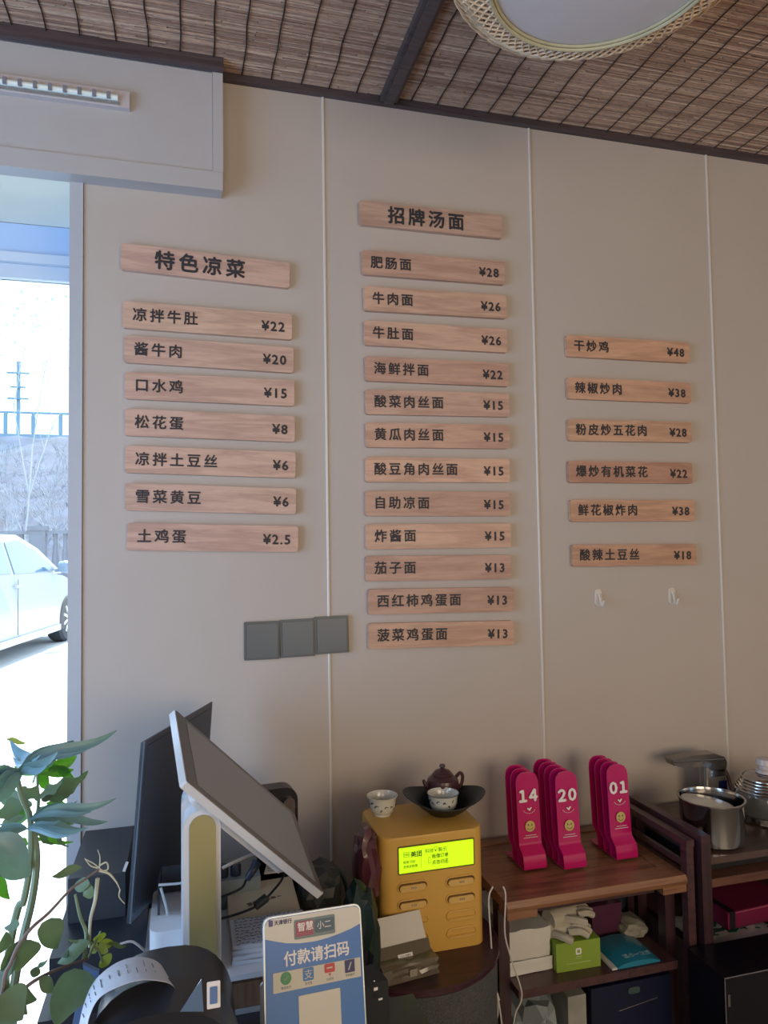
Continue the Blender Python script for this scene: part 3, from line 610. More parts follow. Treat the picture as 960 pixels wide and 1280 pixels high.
pbx = thing('purple_box', 'plain dark purple carton at the back of the middle shelf', 'box', (0.982, -0.165, SZ), 0)
obj('carton', box(BM(), -0.05, 0.03, -0.04, 0.05, 0, 0.078), mat('plum_card', (0.065, 0.012, 0.04), 0.5), pbx, bevel=0.0015)
bm = box(BM(), -0.0505, 0.0305, -0.0405, 0.0505, 0.060, 0.0785); obj('lid', bm, mat('plum_lid', (0.07, 0.014, 0.045), 0.45), pbx, bevel=0.001)
M_fs = mat('foil_silver', (0.45, 0.44, 0.46), 0.25, metal=0.8)
def crumple(name, c, s, m, seed, label, cat, group=None, parent=None, amp=0.22, n=3, rz=0):
    rr = random.Random(seed); bm = BM(); bmesh.ops.create_icosphere(bm, subdivisions=n, radius=1)
    for v in bm.verts:
        k = 1+rr.uniform(-amp, amp)*0.6+0.12*math.sin(v.co.x*7+seed)*math.cos(v.co.z*6); q = v.co*k
        q = Vector([math.copysign(abs(t)**0.75, t) for t in q]); v.co = Vector((q.x*s[0], q.y*s[1], max(-1.0, q.z)*s[2]))
    o = obj(name, bm, m, parent, ang=18, loc=c); o.rotation_euler = (0, 0, rz)
    if not parent: tag(o, label, cat, group)
    return o
crumple('foil_pouch', (0.962, -0.16, SZ+0.079+0.019), (0.034, 0.03, 0.020), mat('foil_dark', (0.10, 0.09, 0.10), 0.25, metal=0.5), 5, 'dark shiny pouch lying on the purple carton', 'pouch')
crumple('foil_pouch', (1.000, -0.17, SZ+0.079+0.024), (0.014, 0.012, 0.022), M_fs, 6, 'small silver foil pouch leaning above the purple carton', 'pouch')
# blue wipes packet
bp = thing('wipes_packet', 'flat turquoise packet with white lettering at the front of the middle shelf', 'packet', (0.975, -0.272, SZ), 0.0)
M_tq = mat('turquoise_film', (0.02, 0.20, 0.32), 0.3, coat=0.3)
bm = BM(); secs = []
for t in range(9):
    u = t/8; hh = 0.004+0.014*math.sin(PI*u)**0.6; xx = -0.055+0.11*u
    secs.append([(xx, -0.055, 0.001), (xx, 0.05, 0.001), (xx, 0.05, hh*0.8+.002), (xx, 0.02, hh+.002), (xx, -0.02, hh+.002), (xx, -0.055, hh*0.6+.002)])
loft(bm, secs); obj('packet', bm, M_tq, bp, ang=50)
obj('white_end', box(BM(), -0.068, -0.0555, -0.055, 0.05, 0.001, 0.005), M_paper, bp)
text('lettering', '湿巾一次性', 0.014, mat('packet_print', (0.30, 0.48, 0.55), 0.4), bp, T(-0.03, -0.044, 0.0165) @ Matrix.Rotation(0.10, 4, 'X'), spacing=1.0, depth=0.0003)
crumple('plastic_bag', (1.035, -0.20, SZ+0.02), (0.035, 0.04, 0.019), mat('bag_pale', (0.30, 0.28, 0.22), 0.3, coat=0.4), 8, 'crumpled pale plastic bag behind the turquoise packet', 'bag')
crumple('dark_bag', (1.045, -0.10, SZ+0.05), (0.03, 0.05, 0.048), mat('bag_dark', (0.02, 0.028, 0.04), 0.4), 9, 'dark bag at the right end of the middle shelf', 'bag')
# bottom shelf
crumple('plastic_bag', (0.745, -0.22, 0.2455+0.125), (0.06, 0.08, 0.124), mat('bag_clear', (0.22, 0.25, 0.27), 0.2, coat=0.7), 11, 'shiny greyish plastic bag at the left of the bottom shelf', 'bag')
bm = box(BM(), 0.81, 0.855, -0.30, -0.06, 0.2455, 0.49); o = obj('foam_sheet', bm, mat('foam_grey', (0.33, 0.33, 0.30), 0.8, var=0.2, vscale=20), bevel=0.006); tag(o, 'upright pale grey foam block on the bottom shelf', 'block')
nb = thing('navy_carton', 'large dark navy carton with a thin silver line on the bottom shelf', 'box', (0, 0, 0))
M_navy = mat('navy_card', (0.006, 0.009, 0.035), 0.4)
obj('carton', box(BM(), 0.862, 1.068, -0.312, -0.05, 0.2455, 0.505), M_navy, nb, bevel=0.002)
obj('silver_line', box(BM(), 0.93, 1.03, -0.3132, -0.3125, 0.452, 0.4535, M=T(0.98, 0, 0.4527) @ Matrix.Rotation(-0.12, 4, 'Y') @ T(-0.98, 0, -0.4527)), M_fs, nb)
obj('emblem', prism(BM(), rrect(0.955, 0.985, 0.478, 0.492, 0.006, 4), -0.3132, -0.3125, 'y'), mat('emblem_teal', (0.05, 0.09, 0.09), 0.4), nb)
# white charging cable hanging at the tea table's left post
cb = tube(BM(), [WY(616, 1108, -0.355), WY(611, 1125, -0.36), WY(614, 1180, -0.36), WY(617, 1235, -0.36), WY(622, 1252, -0.36)], 0.0017, 6)
ca = thing('charging_cable', 'thin white charging cable with a slider hanging in front of the table leg', 'cable', (0, 0, 0)); M_cab = mat('cable_white', (0.62, 0.58, 0.55), 0.4)
obj('cord', cb, M_cab, ca)
obj('slider', tube(BM(), [WY(620, 1240, -0.36), WY(623, 1250, -0.36)], 0.0035, 8, k=1), M_cab, ca)
obj('cord', tube(BM(), [WY(622, 1250, -0.36), WY(622, 1268, -0.36), WY(618, 1290, -0.36), WY(616, 1330, -0.36)], 0.0017, 6), M_cab, ca); obj('cord', tube(BM(), [WY(623, 1250, -0.362), WY(626, 1270, -0.362), WY(628, 1290, -0.362), WY(630, 1330, -0.362)], 0.0017, 6), M_cab, ca)
o = obj('charging_cable', tube(BM(), [WY(629, 1108, -0.345), WY(632, 1120, -0.348), WY(631, 1165, -0.348), WY(638, 1195, -0.348), WY(651, 1235, -0.348), WY(651, 1252, -0.348), WY(644, 1268, -0.345), WY(640, 1300, -0.345)], 0.0017, 6), M_cab); tag(o, 'thin pale cable dangling over the front of the tea table shelf', 'cable')

# ---- things on the tea cabinet
M_steel = mat('steel', (0.42, 0.41, 0.40), 0.16, metal=1.0); M_chr = mat('chrome_dark', (0.42, 0.40, 0.40), 0.12, metal=1.0)
pc = WZ(887, 1051, 0.7685)
pt = thing('steel_pot', 'open stainless steel pot under the water dispenser arm', 'pot', (pc.x+0.012, pc.y+0.004, 0.7685))
obj('bowl', lathe(BM(), [(0.0, 0), (0.066, 0), (0.072, 0.006), (0.074, 0.094), (0.078, 0.100), (0.078, 0.103), (0.073, 0.103), (0.071, 0.094), (0.069, 0.012), (0.0, 0.008)], 48), M_steel, pt)
obj('lid', lathe(BM(), [(0.0, 0.0), (0.055, 0.0), (0.060, 0.002), (0.060, 0.004), (0.0, 0.012)], 40, M=T(-0.012, 0.0, 0.089) @ Matrix.Rotation(0.16, 4, 'Y')), mat('lid_pale', (0.62, 0.60, 0.52), 0.3), pt, label='pale round plate resting inside the pot rim')
dc = WZ(893, 1020, 0.7685)
dsp = thing('water_dispenser', 'chrome water dispenser with a wedge-shaped arm behind the steel pot', 'dispenser', (1.375, -0.085, 0.7685))
def dp(px, py, Y): v = WY(px, py, Y); return Vector((v.x-1.375, v.y+0.085, v.z-0.7685))
a = dp(877, 1000, -0.085); b = dp(905, 1000, -0.085); t_ = dp(890, 955, -0.085)
bm = prism(BM(), rrect(a.x, b.x, -0.016, 0.016, 0.012, 5), 0, t_.z, 'z'); obj('column', bm, mat('column_grey', (0.33, 0.30, 0.27), 0.2, metal=0.7), dsp)
q0 = dp(893, 974, -0.085); obj('display', box(BM(), q0.x, b.x-0.003, -0.0175, -0.0163, dp(890, 995, -0.085).z, q0.z), mat('display_navy', (0.01, 0.012, 0.06), 0.1), dsp)
q1 = dp(886, 966, -0.085); obj('collar', prism(BM(), rrect(a.x+0.008, b.x+0.002, -0.018, 0.018, 0.012, 5), q1.z-0.006, q1.z+0.012, 'z'), M_steel, dsp)
pts = [dp(x, y, -0.085) for x, y in ((836, 948), (843, 946), (862, 942), (888, 940), (900, 944), (903, 951), (901, 962), (883, 960), (876, 956), (850, 957), (838, 955))]
obj('arm', prism(BM(), [(p.x, p.z) for p in pts], -0.018, 0.018, 'y'), mat('arm_bronze', (0.24, 0.22, 0.20), 0.2, metal=0.9), dsp, bevel=0.004)
p0, p1 = dp(838, 950.5, -0.085), dp(899, 946.5, -0.085); obj('arm_strip', tube(BM(), [(p0.x, -0.0185, p0.z), (p1.x, -0.0185, p1.z)], 0.0018, 6, k=1), M_steel, dsp)
obj('hose', tube(BM(), [dp(903, 958, -0.075), dp(909, 968, -0.08), dp(914, 985, -0.09), dp(921, 1000, -0.12), dp(927, 1004, -0.15)], 0.0055, 10), mat('hose_brown', (0.30, 0.20, 0.17), 0.25, metal=0.7), dsp)
kt = thing('glass_kettle', 'glass kettle with stacked chrome rings and lid, cut by the right edge', 'kettle', (1.468, -0.185, 0.7685)); kt.scale = (1, 1, 0.80)
obj('base', lathe(BM(), [(0.0, 0), (0.078, 0), (0.082, 0.004), (0.080, 0.022), (0.0, 0.022)], 48), M_steel, kt)
obj('glass_body', lathe(BM(), [(0.0, 0.0225), (0.074, 0.0225), (0.080, 0.035), (0.080, 0.075), (0.074, 0.092), (0.0, 0.092)], 48), mat('kettle_glass', (0.10, 0.11, 0.12), 0.04, metal=0.0, coat=1, spec=0.8), kt)
rr_ = mesh('steel_ring', tube(BM(), [(0.07*math.cos(2*PI*i/48), 0.07*math.sin(2*PI*i/48), 0) for i in range(48)], 0.0035, 8, k=1, closed=True))
for k in range(5):
    o = obj('steel_ring', rr_, M_steel, kt, loc=(0, 0, 0.096+k*0.0085)); s_ = 1.07-k*0.06; o.scale = (s_, s_, 1)
obj('shoulder', lathe(BM(), [(0.072, 0.092), (0.066, 0.11), (0.055, 0.13), (0.04, 0.142), (0.0, 0.146)], 40), M_chr, kt)
obj('lid_knob', lathe(BM(), [(0.024, 0.146), (0.024, 0.156), (0.016, 0.160), (0.016, 0.170), (0.024, 0.174), (0.020, 0.190), (0.0, 0.194)], 24), mat('knob_pale', (0.55, 0.5, 0.5), 0.25), kt)
obj('handle', tube(BM(), [(0.075, 0.02, 0.10), (0.12, 0.03, 0.12), (0.13, 0.03, 0.07), (0.10, 0.02, 0.03), (0.079, 0.01, 0.03)], 0.007, 8), mat('black_plastic', (0.012, 0.012, 0.015), 0.35), kt)
obj('white_strip', box(BM(), -0.030, -0.0285, -0.0765, -0.0735, 0.04, 0.08), M_wh, kt)  # narrow white strip set on the front of the glass
# inside the cabinet
rb = thing('red_gift_box', 'deep crimson gift box with a black band in the right cabinet', 'box', (1.245, -0.292, 0.5455+0.020), 0.25)
M_cr = mat('crimson_card', (0.16, 0.012, 0.05), 0.4)
obj('carton', box(BM(), 0, 0.20, 0, 0.16, 0, 0.040), M_cr, rb, bevel=0.002); obj('band', box(BM(), 0.006, 0.022, -0.001, 0.161, 0.0, 0.0412), mat('black_plastic', (0, 0, 0)), rb); obj('edge_line', box(BM(), 0.0225, 0.198, -0.0012, -0.0004, 0.036, 0.0375), mat('edge_rose', (0.45, 0.12, 0.2), 0.4), rb)
rb.rotation_euler = (0, 0, 0.06)
gp = thing('snack_bag', 'shiny white bag with a dark green top under the crimson box', 'bag', (1.265, -0.262, 0.5450), 0)
bm = BM(); bmesh.ops.create_grid(bm, x_segments=14, y_segments=10, size=1)
for v in bm.verts:
    u = v.co.copy(); v.co = Vector((u.x*0.11, u.y*0.085, 0.012*(1-u.x**4)*(1-u.y**4)+random.uniform(-.003, .003)+0.004))
obj('bag_front', bm, mat('bag_white', (0.42, 0.41, 0.38), 0.3, coat=0.5), gp, ang=25, solid=0.002)
bm = BM(); bmesh.ops.create_grid(bm, x_segments=16, y_segments=6, size=1)
for v in bm.verts:
    u = v.co.copy(); v.co = Vector((u.x*0.112, u.y*0.03-0.005, 0.011*(1-u.x**4)+random.uniform(-.002, .002)+0.006))
obj('green_top', bm, mat('bag_green', (0.005, 0.10, 0.065), 0.15, coat=1), gp, ang=20, solid=0.001)
bo = thing('black_appliance', 'glossy black appliance with bright chrome edges at the lower right', 'appliance', (0, 0, 0))
M_bk = mat('gloss_black', (0.006, 0.005, 0.010), 0.3)
A0 = WY(905, 1222, -0.47)
obj('body', box(BM(), A0.x, A0.x+0.40, -0.47, -0.356, 0.12, A0.z), M_bk, bo, bevel=0.004)
obj('chrome_edge', tube(BM(), [(A0.x, -0.471, A0.z-0.002), (A0.x+0.40, -0.471, A0.z-0.002)], 0.0013, 6, k=1), M_steel, bo)
obj('chrome_edge', tube(BM(), [(A0.x+0.001, -0.471, A0.z-0.003), (A0.x+0.001, -0.471, 0.13)], 0.0013, 6, k=1), M_steel, bo)
obj('foot_block', box(BM(), A0.x+0.01, A0.x+0.39, -0.46, -0.36, 0, 0.1195), M_bk, bo)
obj('latch', prism(BM(), rrect(A0.x+0.006, A0.x+0.012, A0.z-0.06, A0.z-0.035, 0.002, 3), -0.4725, -0.4705, 'y'), M_steel, bo)

# ================================================================== ROUND TABLE + YELLOW CABINET
rt = thing('round_side_table', 'round side table with dark plum lacquered top and speckled grey drum', 'table', (0.458, -0.275, 0))
obj('drum', lathe(BM(), [(0.0, 0), (0.168, 0), (0.173, 0.005), (0.180, 0.645), (0.0, 0.645)], 64), mat('speckled_grey', (0.085, 0.085, 0.095), 0.8, var=0.45, vscale=350, bump=0.5, bscale=500), rt)
obj('top', lathe(BM(), [(0.0, 0.6455), (0.182, 0.6455), (0.185, 0.649), (0.185, 0.656), (0.182, 0.6595), (0.0, 0.6595)], 64), wood('plum_lacquer', '#2b1218', '#43202a', 0.4, (6, 30, 30), coat=0.15), rt)
M_y = mat('mustard_plastic', (0.62, 0.36, 0.075), 0.42, bump=0.1, bscale=400)
yb_ = thing('power_bank_cabinet', 'mustard yellow power bank rental cabinet with a glowing lime screen', 'cabinet', (0.4885, -0.34, 0.66), 0.0)
bw, bd, bh = 0.113, 0.18, 0.24
bm = prism(BM(), rrect(-bw, bw, 0, bd, (0.02, 0.02, 0.024, 0.024), 6), 0, bh, 'z')
es = [e for e in bm.edges if all(abs(v.co.z-bh) < 1e-5 for v in e.verts)]
bmesh.ops.bevel(bm, geom=es, offset=0.006, segments=3, profile=0.5, affect='EDGES')
obj('body', bm, M_y, yb_)
zc0, zc1 = 0.168, 0.219
obj('screen_bezel', prism(BM(), rrect(-0.078, 0.090, zc0-0.003, zc1+0.003, 0.003, 3), -0.0012, 0.001, 'y'), mat('bezel_olive', (0.12, 0.10, 0.01), 0.4), yb_)
obj('screen', prism(BM(), rrect(-0.0755, 0.0875, zc0, zc1, 0.001, 2), -0.002, -0.0013, 'y'), mat('screen_lime', (0.60, 1.0, 0.01), 0.3, emit=0.72), yb_)
M_si = mat('screen_ink', (0.05, 0.10, 0.01), 0.5)
text('screen_text', '美团', 0.0125, M_si, yb_, T(-0.051, -0.0024, 0.1995) @ FRONT, weight=0.00025, depth=0.0002)
text('screen_text', '租借 归还', 0.0062, M_si, yb_, T(-0.067, -0.0024, 0.1875) @ FRONT, depth=0.0002); text('screen_text', '充电宝租借', 0.0062, M_si, yb_, T(-0.067, -0.0024, 0.1785) @ FRONT, depth=0.0002)
text('screen_text', '科技', 0.0095, M_si, yb_, T(-0.0195, -0.0024, 0.2035) @ FRONT, depth=0.0002); text('screen_text', '展示', 0.0095, M_si, yb_, T(0.0085, -0.0024, 0.2035) @ FRONT, depth=0.0002)
text('screen_text', '租借订单', 0.0092, M_si, yb_, T(-0.005, -0.0024, 0.1915) @ FRONT, weight=0.0001, depth=0.0002); text('screen_text', '点击归还', 0.0092, M_si, yb_, T(-0.005, -0.0024, 0.1790) @ FRONT, weight=0.0001, depth=0.0002)
bm = BM()
def ringxz(bm, cx, cz, rx, rz_, y, th=0.0005, n=16):
    tube(bm, [(cx+rx*math.cos(2*PI*i/n), y, cz+rz_*math.sin(2*PI*i/n)) for i in range(n)], th, 4, k=1, closed=True)
ringxz(bm, 0.0035, 0.2105, 0.003, 0.0036, -0.0024); box(bm, 0.0022, 0.0048, -0.0028, -0.0022, 0.2045, 0.0, M=None) if False else box(bm, 0.0025, 0.0045, -0.0027, -0.0021, 0.2045, 0.2065)
for a, b, c, d in ((-0.0665, -0.0535, 0.2, 0.2005), (-0.0665, -0.0535, 0.2095, 0.21), (-0.0665, -0.066, 0.2, 0.21), (-0.054, -0.0535, 0.2, 0.21), (-0.0130, -0.0125, 0.182, 0.194), (-0.0085, -0.0080, 0.182, 0.194), (-0.013, -0.008, 0.1935, 0.194), (-0.013, -0.008, 0.182, 0.1825), (-0.0285, -0.0282, 0.175, 0.213), (0.0275, 0.0278, 0.175, 0.213)): box(bm, a, b, -0.0026, -0.0021, c, d)
text('screen_text', '扫码', 0.0055, M_si, yb_, T(-0.0655, -0.0024, 0.2028) @ FRONT, depth=0.0002)
obj('screen_icons', bm, M_si, yb_)
def pill(bm, cx, cz, w_, h_, y0, y1): prism(bm, rrect(cx-w_/2, cx+w_/2, cz-h_/2, cz+h_/2, h_/2*0.999, 6), y0, y1, 'y')
M_yd = mat('slot_dark', (0.10, 0.045, 0.008), 0.6)
M_y2 = mat('mustard_light', (0.66, 0.42, 0.13), 0.35)
for cx, rows in ((-0.047, (0.139, 0.104, 0.069, 0.034)), (0.058, (0.137, 0.102, 0.067, 0.032))):
    for i, cz in enumerate(rows):
        bm = BM(); ring = rrect(cx-0.032, cx+0.032, cz-0.0095, cz+0.0095, 0.0094, 6)
        tube(bm, [(p[0], -0.001, p[1]) for p in ring], 0.0018, 6, k=1, closed=True); sr = obj('slot_rim', bm, M_y, yb_)
        bm = BM(); pill(bm, cx, cz, 0.062, 0.017, -0.0006, 0.001); obj('slot_gap', bm, M_yd if i < 2 else M_y, sr)
        bm = BM()
        if i < 2: pill(bm, cx, cz-0.001, 0.056, 0.0115, -0.0045, -0.0007)
        else: pill(bm, cx, cz-0.0055, 0.056, 0.0035, -0.003, -0.0007)
        obj('power_bank_end' if i < 2 else 'slot_lip', bm, M_y2 if i < 2 else M_y, sr, bevel=0.001)
        if i < 2:
            bm = BM()
            for k in range(4): box(bm, cx+k*0.003-0.004, cx+k*0.003-0.0025, -0.0052, -0.0046, cz-0.003, cz+0.001)
            obj('contact', bm, M_steel, sr)
# tea things on the cabinet
M_por = mat('porcelain', (0.62, 0.62, 0.56), 0.15, coat=0.8); M_ink2 = mat('cobalt_brush', (0.035, 0.055, 0.075), 0.3)
M_porcin = M_por
def cup(loc, lab, seed, s=1.0, group='painted tea cups'):
    o = thing('tea_cup', lab, 'cup', loc, 0, group)
    pf = [(0.0, 0.0), (0.019, 0.0), (0.0195, 0.004), (0.023, 0.007), (0.028, 0.015), (0.0305, 0.026), (0.031, 0.034), (0.0345, 0.042), (0.0335, 0.0425), (0.0295, 0.034), (0.027, 0.018), (0.014, 0.009), (0.0, 0.009)]
    pf = [(a*s, b*s) for a, b in pf]; obj('cup_body', lathe(BM(), pf, 40), M_por, o)
    rr = random.Random(seed); bm = BM()
    def R_(z):
        for (r0, z0), (r1, z1) in zip(pf[2:8], pf[3:8]):
            if z0 <= z <= z1: return r0+(r1-r0)*(z-z0)/(z1-z0)
        return pf[5][0]
    for k in range(16):
        a = 2*PI*k/16+rr.uniform(-.1, .1); z = rr.uniform(0.014, 0.030)*s; P_ = []
        da = rr.uniform(.1, .35); dz = rr.uniform(-.006, .008)*s
        for j in range(6):
            aa = a+da*j/5; zz = min(0.034*s, max(0.010*s, z+dz*j/5+0.002*s*math.sin(j))); r = R_(zz)+0.0001; P_.append((r*math.cos(aa), r*math.sin(aa), zz))
        tube(bm, P_, rr.uniform(0.0011, 0.0024), 4, 0.0006, k=1)
    obj('brushwork', bm, M_ink2, o)
    tube_r = tube(BM(), [(0.0342*s*math.cos(2*PI*i/40), 0.0342*s*math.sin(2*PI*i/40), 0.0420*s) for i in range(40)], 0.0007, 5, k=1, closed=True); obj('rim_line', tube_r, M_ink2 if seed == 2 else M_por, o)
    return o
c1 = WZ(478, 1018, 0.9002); cup((c1.x, c1.y, 0.9004), 'small painted porcelain cup standing alone on the yellow cabinet', 1, 1.0)
tb = thing('leaf_tray', 'black lotus-leaf shaped tray holding a cup and the plum teapot', 'tray', (0.549, -0.240, 0.9004), -0.25)
def rimf(p, r, z, a):
    k = max(0, (r-0.03)/0.055)**1.5; return Vector((p.x*(1+0.12*k), p.y*(1-0.05*k), p.z+k*0.009*math.cos(2*a)))
obj('tray_shell', lathe(BM(), [(0.0, 0.0), (0.028, 0.0), (0.034, 0.002), (0.05, 0.013), (0.068, 0.029), (0.083, 0.040), (0.082, 0.0415), (0.066, 0.032), (0.048, 0.017), (0.032, 0.006), (0.0, 0.0045)], 56, rim=rimf), mat('black_lacquer', (0.008, 0.014, 0.016), 0.45), tb)
tp = thing('teapot', 'tiny dark plum clay teapot in the back of the black tray', 'teapot', (0.562, -0.196, 0.9225), 0.1); tp.scale = (1.12, 1.12, 1.15)
M_clay = mat('plum_clay', (0.060, 0.024, 0.030), 0.3, coat=0.2)
obj('pot_body', lathe(BM(), [(0.0, 0.0), (0.022, 0.0), (0.031, 0.010), (0.034, 0.022), (0.031, 0.034), (0.022, 0.041), (0.0, 0.041)], 36), M_clay, tp)
obj('lid', lathe(BM(), [(0.021, 0.0405), (0.0215, 0.043), (0.015, 0.050), (0.006, 0.053), (0.004, 0.055), (0.0065, 0.058), (0.005, 0.062), (0.0, 0.063)], 30), M_clay, tp)
obj('handle', tube(BM(), [(0.030, 0, 0.033), (0.040, 0, 0.040), (0.046, 0, 0.033), (0.043, 0, 0.018), (0.032, 0, 0.008)], 0.0035, 8), M_clay, tp); obj('spout', tube(BM(), [(-0.030, 0, 0.018), (-0.038, 0, 0.026), (-0.043, 0, 0.036)], 0.006, 8, 0.003), M_clay, tp)
cup((0.539, -0.262, 0.9100), 'cream tea cup with bold dark brushwork sitting in the black tray', 2, 1.02)
# napkin packet leaning against the yellow cabinet
tk = thing('tissue_packet', 'open packet of white tissues in smoky film leaning on the yellow cabinet', 'tissues', (0.408, -0.385, 0.6602), 0.12); tk.scale = (1.12, 1, 1.05)
M_film = mat('smoky_film', (0.14, 0.115, 0.09), 0.2, coat=0.6)
bm = box(BM(), -0.052, 0.052, -0.034, 0.030, 0, 0.030); bmesh.ops.subdivide_edges(bm, edges=bm.edges[:], cuts=5, use_grid_fill=True)
for v in bm.verts:
    if v.co.z > 0.002: v.co += Vector([random.uniform(-.0025, .0025) for _ in range(3)])
obj('packet', bm, M_film, tk, ang=20)
Mt = T(0, 0.006, 0.033) @ Matrix.Rotation(0.95, 4, 'X')
bm = box(BM(), -0.048, 0.046, -0.020, 0.062, 0.0, 0.007, M=Mt); obj('tissue_sheets', bm, mat('tissue_clean', (0.66, 0.64, 0.60), 0.8), tk, bevel=0.001)
obj('film_top', box(BM(), -0.05, 0.05, -0.026, 0.012, 0.0072, 0.0085, M=Mt), M_film, tk)
obj('white_label', box(BM(), -0.014, 0.014, -0.013, -0.005, 0.0087, 0.0092, M=Mt), M_wh, tk)
text('label_text', '111 MM', 0.006, M_ink, tk, Mt @ T(-0.0105, -0.0112, 0.0094), depth=0.0001)
obj('seal_mark', prism(BM(), rrect(-0.004, 0.010, 0.008, 0.021, 0.001, 2), -0.0375, -0.0368, 'y'), mat('mark_beige', (0.32, 0.29, 0.23), 0.5), tk)

# dark bags between counter and yellow cabinet
crumple('snack_bag', WY(458, 1080, -0.30), (0.026, 0.04, 0.075), mat('maroon_foil', (0.09, 0.025, 0.035), 0.3, coat=0.5), 21, 'crumpled maroon foil bag squeezed left of the yellow cabinet', 'bag')
crumple('shopping_bag', WY(452, 1165, -0.42)+Vector((0, 0, -0.03)), (0.032, 0.045, 0.115), mat('forest_bag', (0.010, 0.028, 0.022), 0.45), 22, 'dark green bag hanging below the maroon foil bag', 'bag')
crumple('black_bag', WY(452, 1245, -0.50)+Vector((0, 0, -0.03)), (0.035, 0.05, 0.10), mat('bag_black', (0.008, 0.010, 0.016), 0.4), 23, 'black bag slumped between the counter and the round table', 'bag')

# ================================================================== COUNTER WITH TERMINAL
CT = 0.75
bm = prism(BM(), [(-0.14, -1.15), (0.36, -1.15), (0.36, -0.60), (0.225, -0.60), (0.225, -0.02), (-0.235, -0.02), (-0.235, -0.50), (-0.14, -0.50)], CT-0.03, CT, 'z')
co = thing('cash_counter', 'dark cash counter carrying the terminal, printer and payment sign', 'counter', (0, 0, 0))
obj('countertop', bm, mat('counter_top', (0.035, 0.035, 0.042), 0.35), co, bevel=0.003)
bm = prism(BM(), [(-0.125, -1.12), (0.34, -1.12), (0.34, -0.62), (0.215, -0.62), (0.215, -0.03), (-0.22, -0.03), (-0.22, -0.48), (-0.125, -0.48)], 0, CT-0.031, 'z'); obj('counter_body', bm, wood('counter_brown', '#3a2a22', '#564035', 0.5, (20, 20, 3)), co)
# riser drawer under the tray
rs = thing('riser', 'low brown wooden drawer unit under the white base plate', 'drawer unit', (0, 0, 0))
obj('body', box(BM(), -0.02, 0.205, -0.565, -0.28, CT+0.0005, 0.803), wood('riser_brown', '#5d4433', '#7b5c45', 0.5, (40, 40, 4)), rs, bevel=0.002)
obj('drawer_front', box(BM(), 0.05, 0.20, -0.5685, -0.5655, CT+0.008, 0.797), wood('riser_brown2', '#644a38', '#84644b', 0.5, (60, 40, 4)), rs, bevel=0.001)
obj('drawer_edge', box(BM(), 0.05, 0.20, -0.574, -0.569, CT+0.001, CT+0.0075), mat('edge_grey', (0.35, 0.35, 0.37), 0.4), rs)
# POS terminal
M_pos = mat('pos_white', (0.70, 0.70, 0.72), 0.35, coat=0.2); M_gold = mat('gold_inlay', (0.38, 0.31, 0.13), 0.5, metal=0.2)
ps = thing('pos_terminal', 'white touch-screen cash terminal with a gold inlaid stand and tilted grey screen', 'terminal', (0, 0, 0))
obj('base_plate', prism(BM(), rrect(-0.075, 0.20, -0.572, -0.30, 0.012, 4), 0.8035, 0.812, 'z'), M_pos, ps, bevel=0.002)
bm = prism(BM(), rrect(-0.066, 0.042, -0.50, -0.34, 0.02, 5), 0.8123, 0.862, 'z'); obj('base_box', bm, M_pos, ps, bevel=0.004)
cL, cR = WY(229, 1100, -0.55), WY(276, 1100, -0.55); xa, xb = cL.x, cR.x; ztop = WY(252, 1001, -0.55).z
hw = (xb-xa)/2; xm = (xa+xb)/2; lean = 0.0
def arch(hw, z0, z1, n=14):
    return [(-hw, z0), (hw, z0)]+[(hw*math.cos(PI*i/n), z1-hw+hw*math.sin(PI*i/n)) for i in range(n+1)]
bm = prism(BM(), [(x+xm, z) for x, z in arch(hw, 0.8123, ztop-0.014)], -0.552, -0.5015, 'y'); obj('column', bm, M_pos, ps, bevel=0.002, ang=30)
bm = prism(BM(), [(x+xm-0.006, z) for x, z in arch(hw*0.92, 0.8623, ztop+0.002)], -0.5013, -0.455, 'y'); obj('hinge_housing', bm, M_pos, ps, bevel=0.003)
bm = prism(BM(), [(x+xm+0.001, z) for x, z in arch(hw-0.0085, 0.815, ztop-0.022)], -0.5555, -0.5525, 'y'); obj('gold_inlay', bm, M_gold, ps, bevel=0.0008, label='matt gold inlay')
obj('port', box(BM(), xm-0.012, xm-0.003, -0.503+0.0, -0.5016, ztop-0.020+0.006, ztop+0.000), mat('port_dark', (0.03, 0.03, 0.05), 0.4), ps)
A, B, C, Dq = [Vector(v) for v in ((-0.027, -0.400, 1.207), (-0.005, -0.610, 1.138), (0.228, -0.505, 0.887), (0.206, -0.295, 0.956))]
ctr = (A+B+C+Dq)/4; ex = ((C+Dq)-(A+B)).normalized(); ez = ex.cross((A+Dq)-(B+C)).normalized()
if ez.z < 0: ez = -ez
ey = ez.cross(ex).normalized(); sw_, sh_ = ((C+Dq)-(A+B)).length/4, ((A+Dq)-(B+C)).length/4
MS = Matrix(((ex.x, ey.x, ez.x, ctr.x), (ex.y, ey.y, ez.y, ctr.y), (ex.z, ey.z, ez.z, ctr.z), (0, 0, 0, 1)))
scr = obj('screen_casing', prism(BM(), rrect(-sw_, sw_, -sh_, sh_, 0.004, 3), -0.013, 0, 'z', M=MS), M_pos, ps, bevel=0.0015)
obj('screen_bezel', prism(BM(), rrect(-sw_+0.003, sw_-0.003, -sh_+0.003, sh_-0.003, 0.003, 3), 0.0002, 0.0012, 'z', M=MS), mat('bezel_grey', (0.13, 0.125, 0.135), 0.3), scr)
obj('screen_glass', prism(BM(), rrect(-sw_+0.028, sw_-0.020, -sh_+0.016, sh_-0.016, 0.001, 2), 0.0013, 0.0018, 'z', M=MS), mat('screen_grey', (0.29, 0.31, 0.36), 0.4), scr)
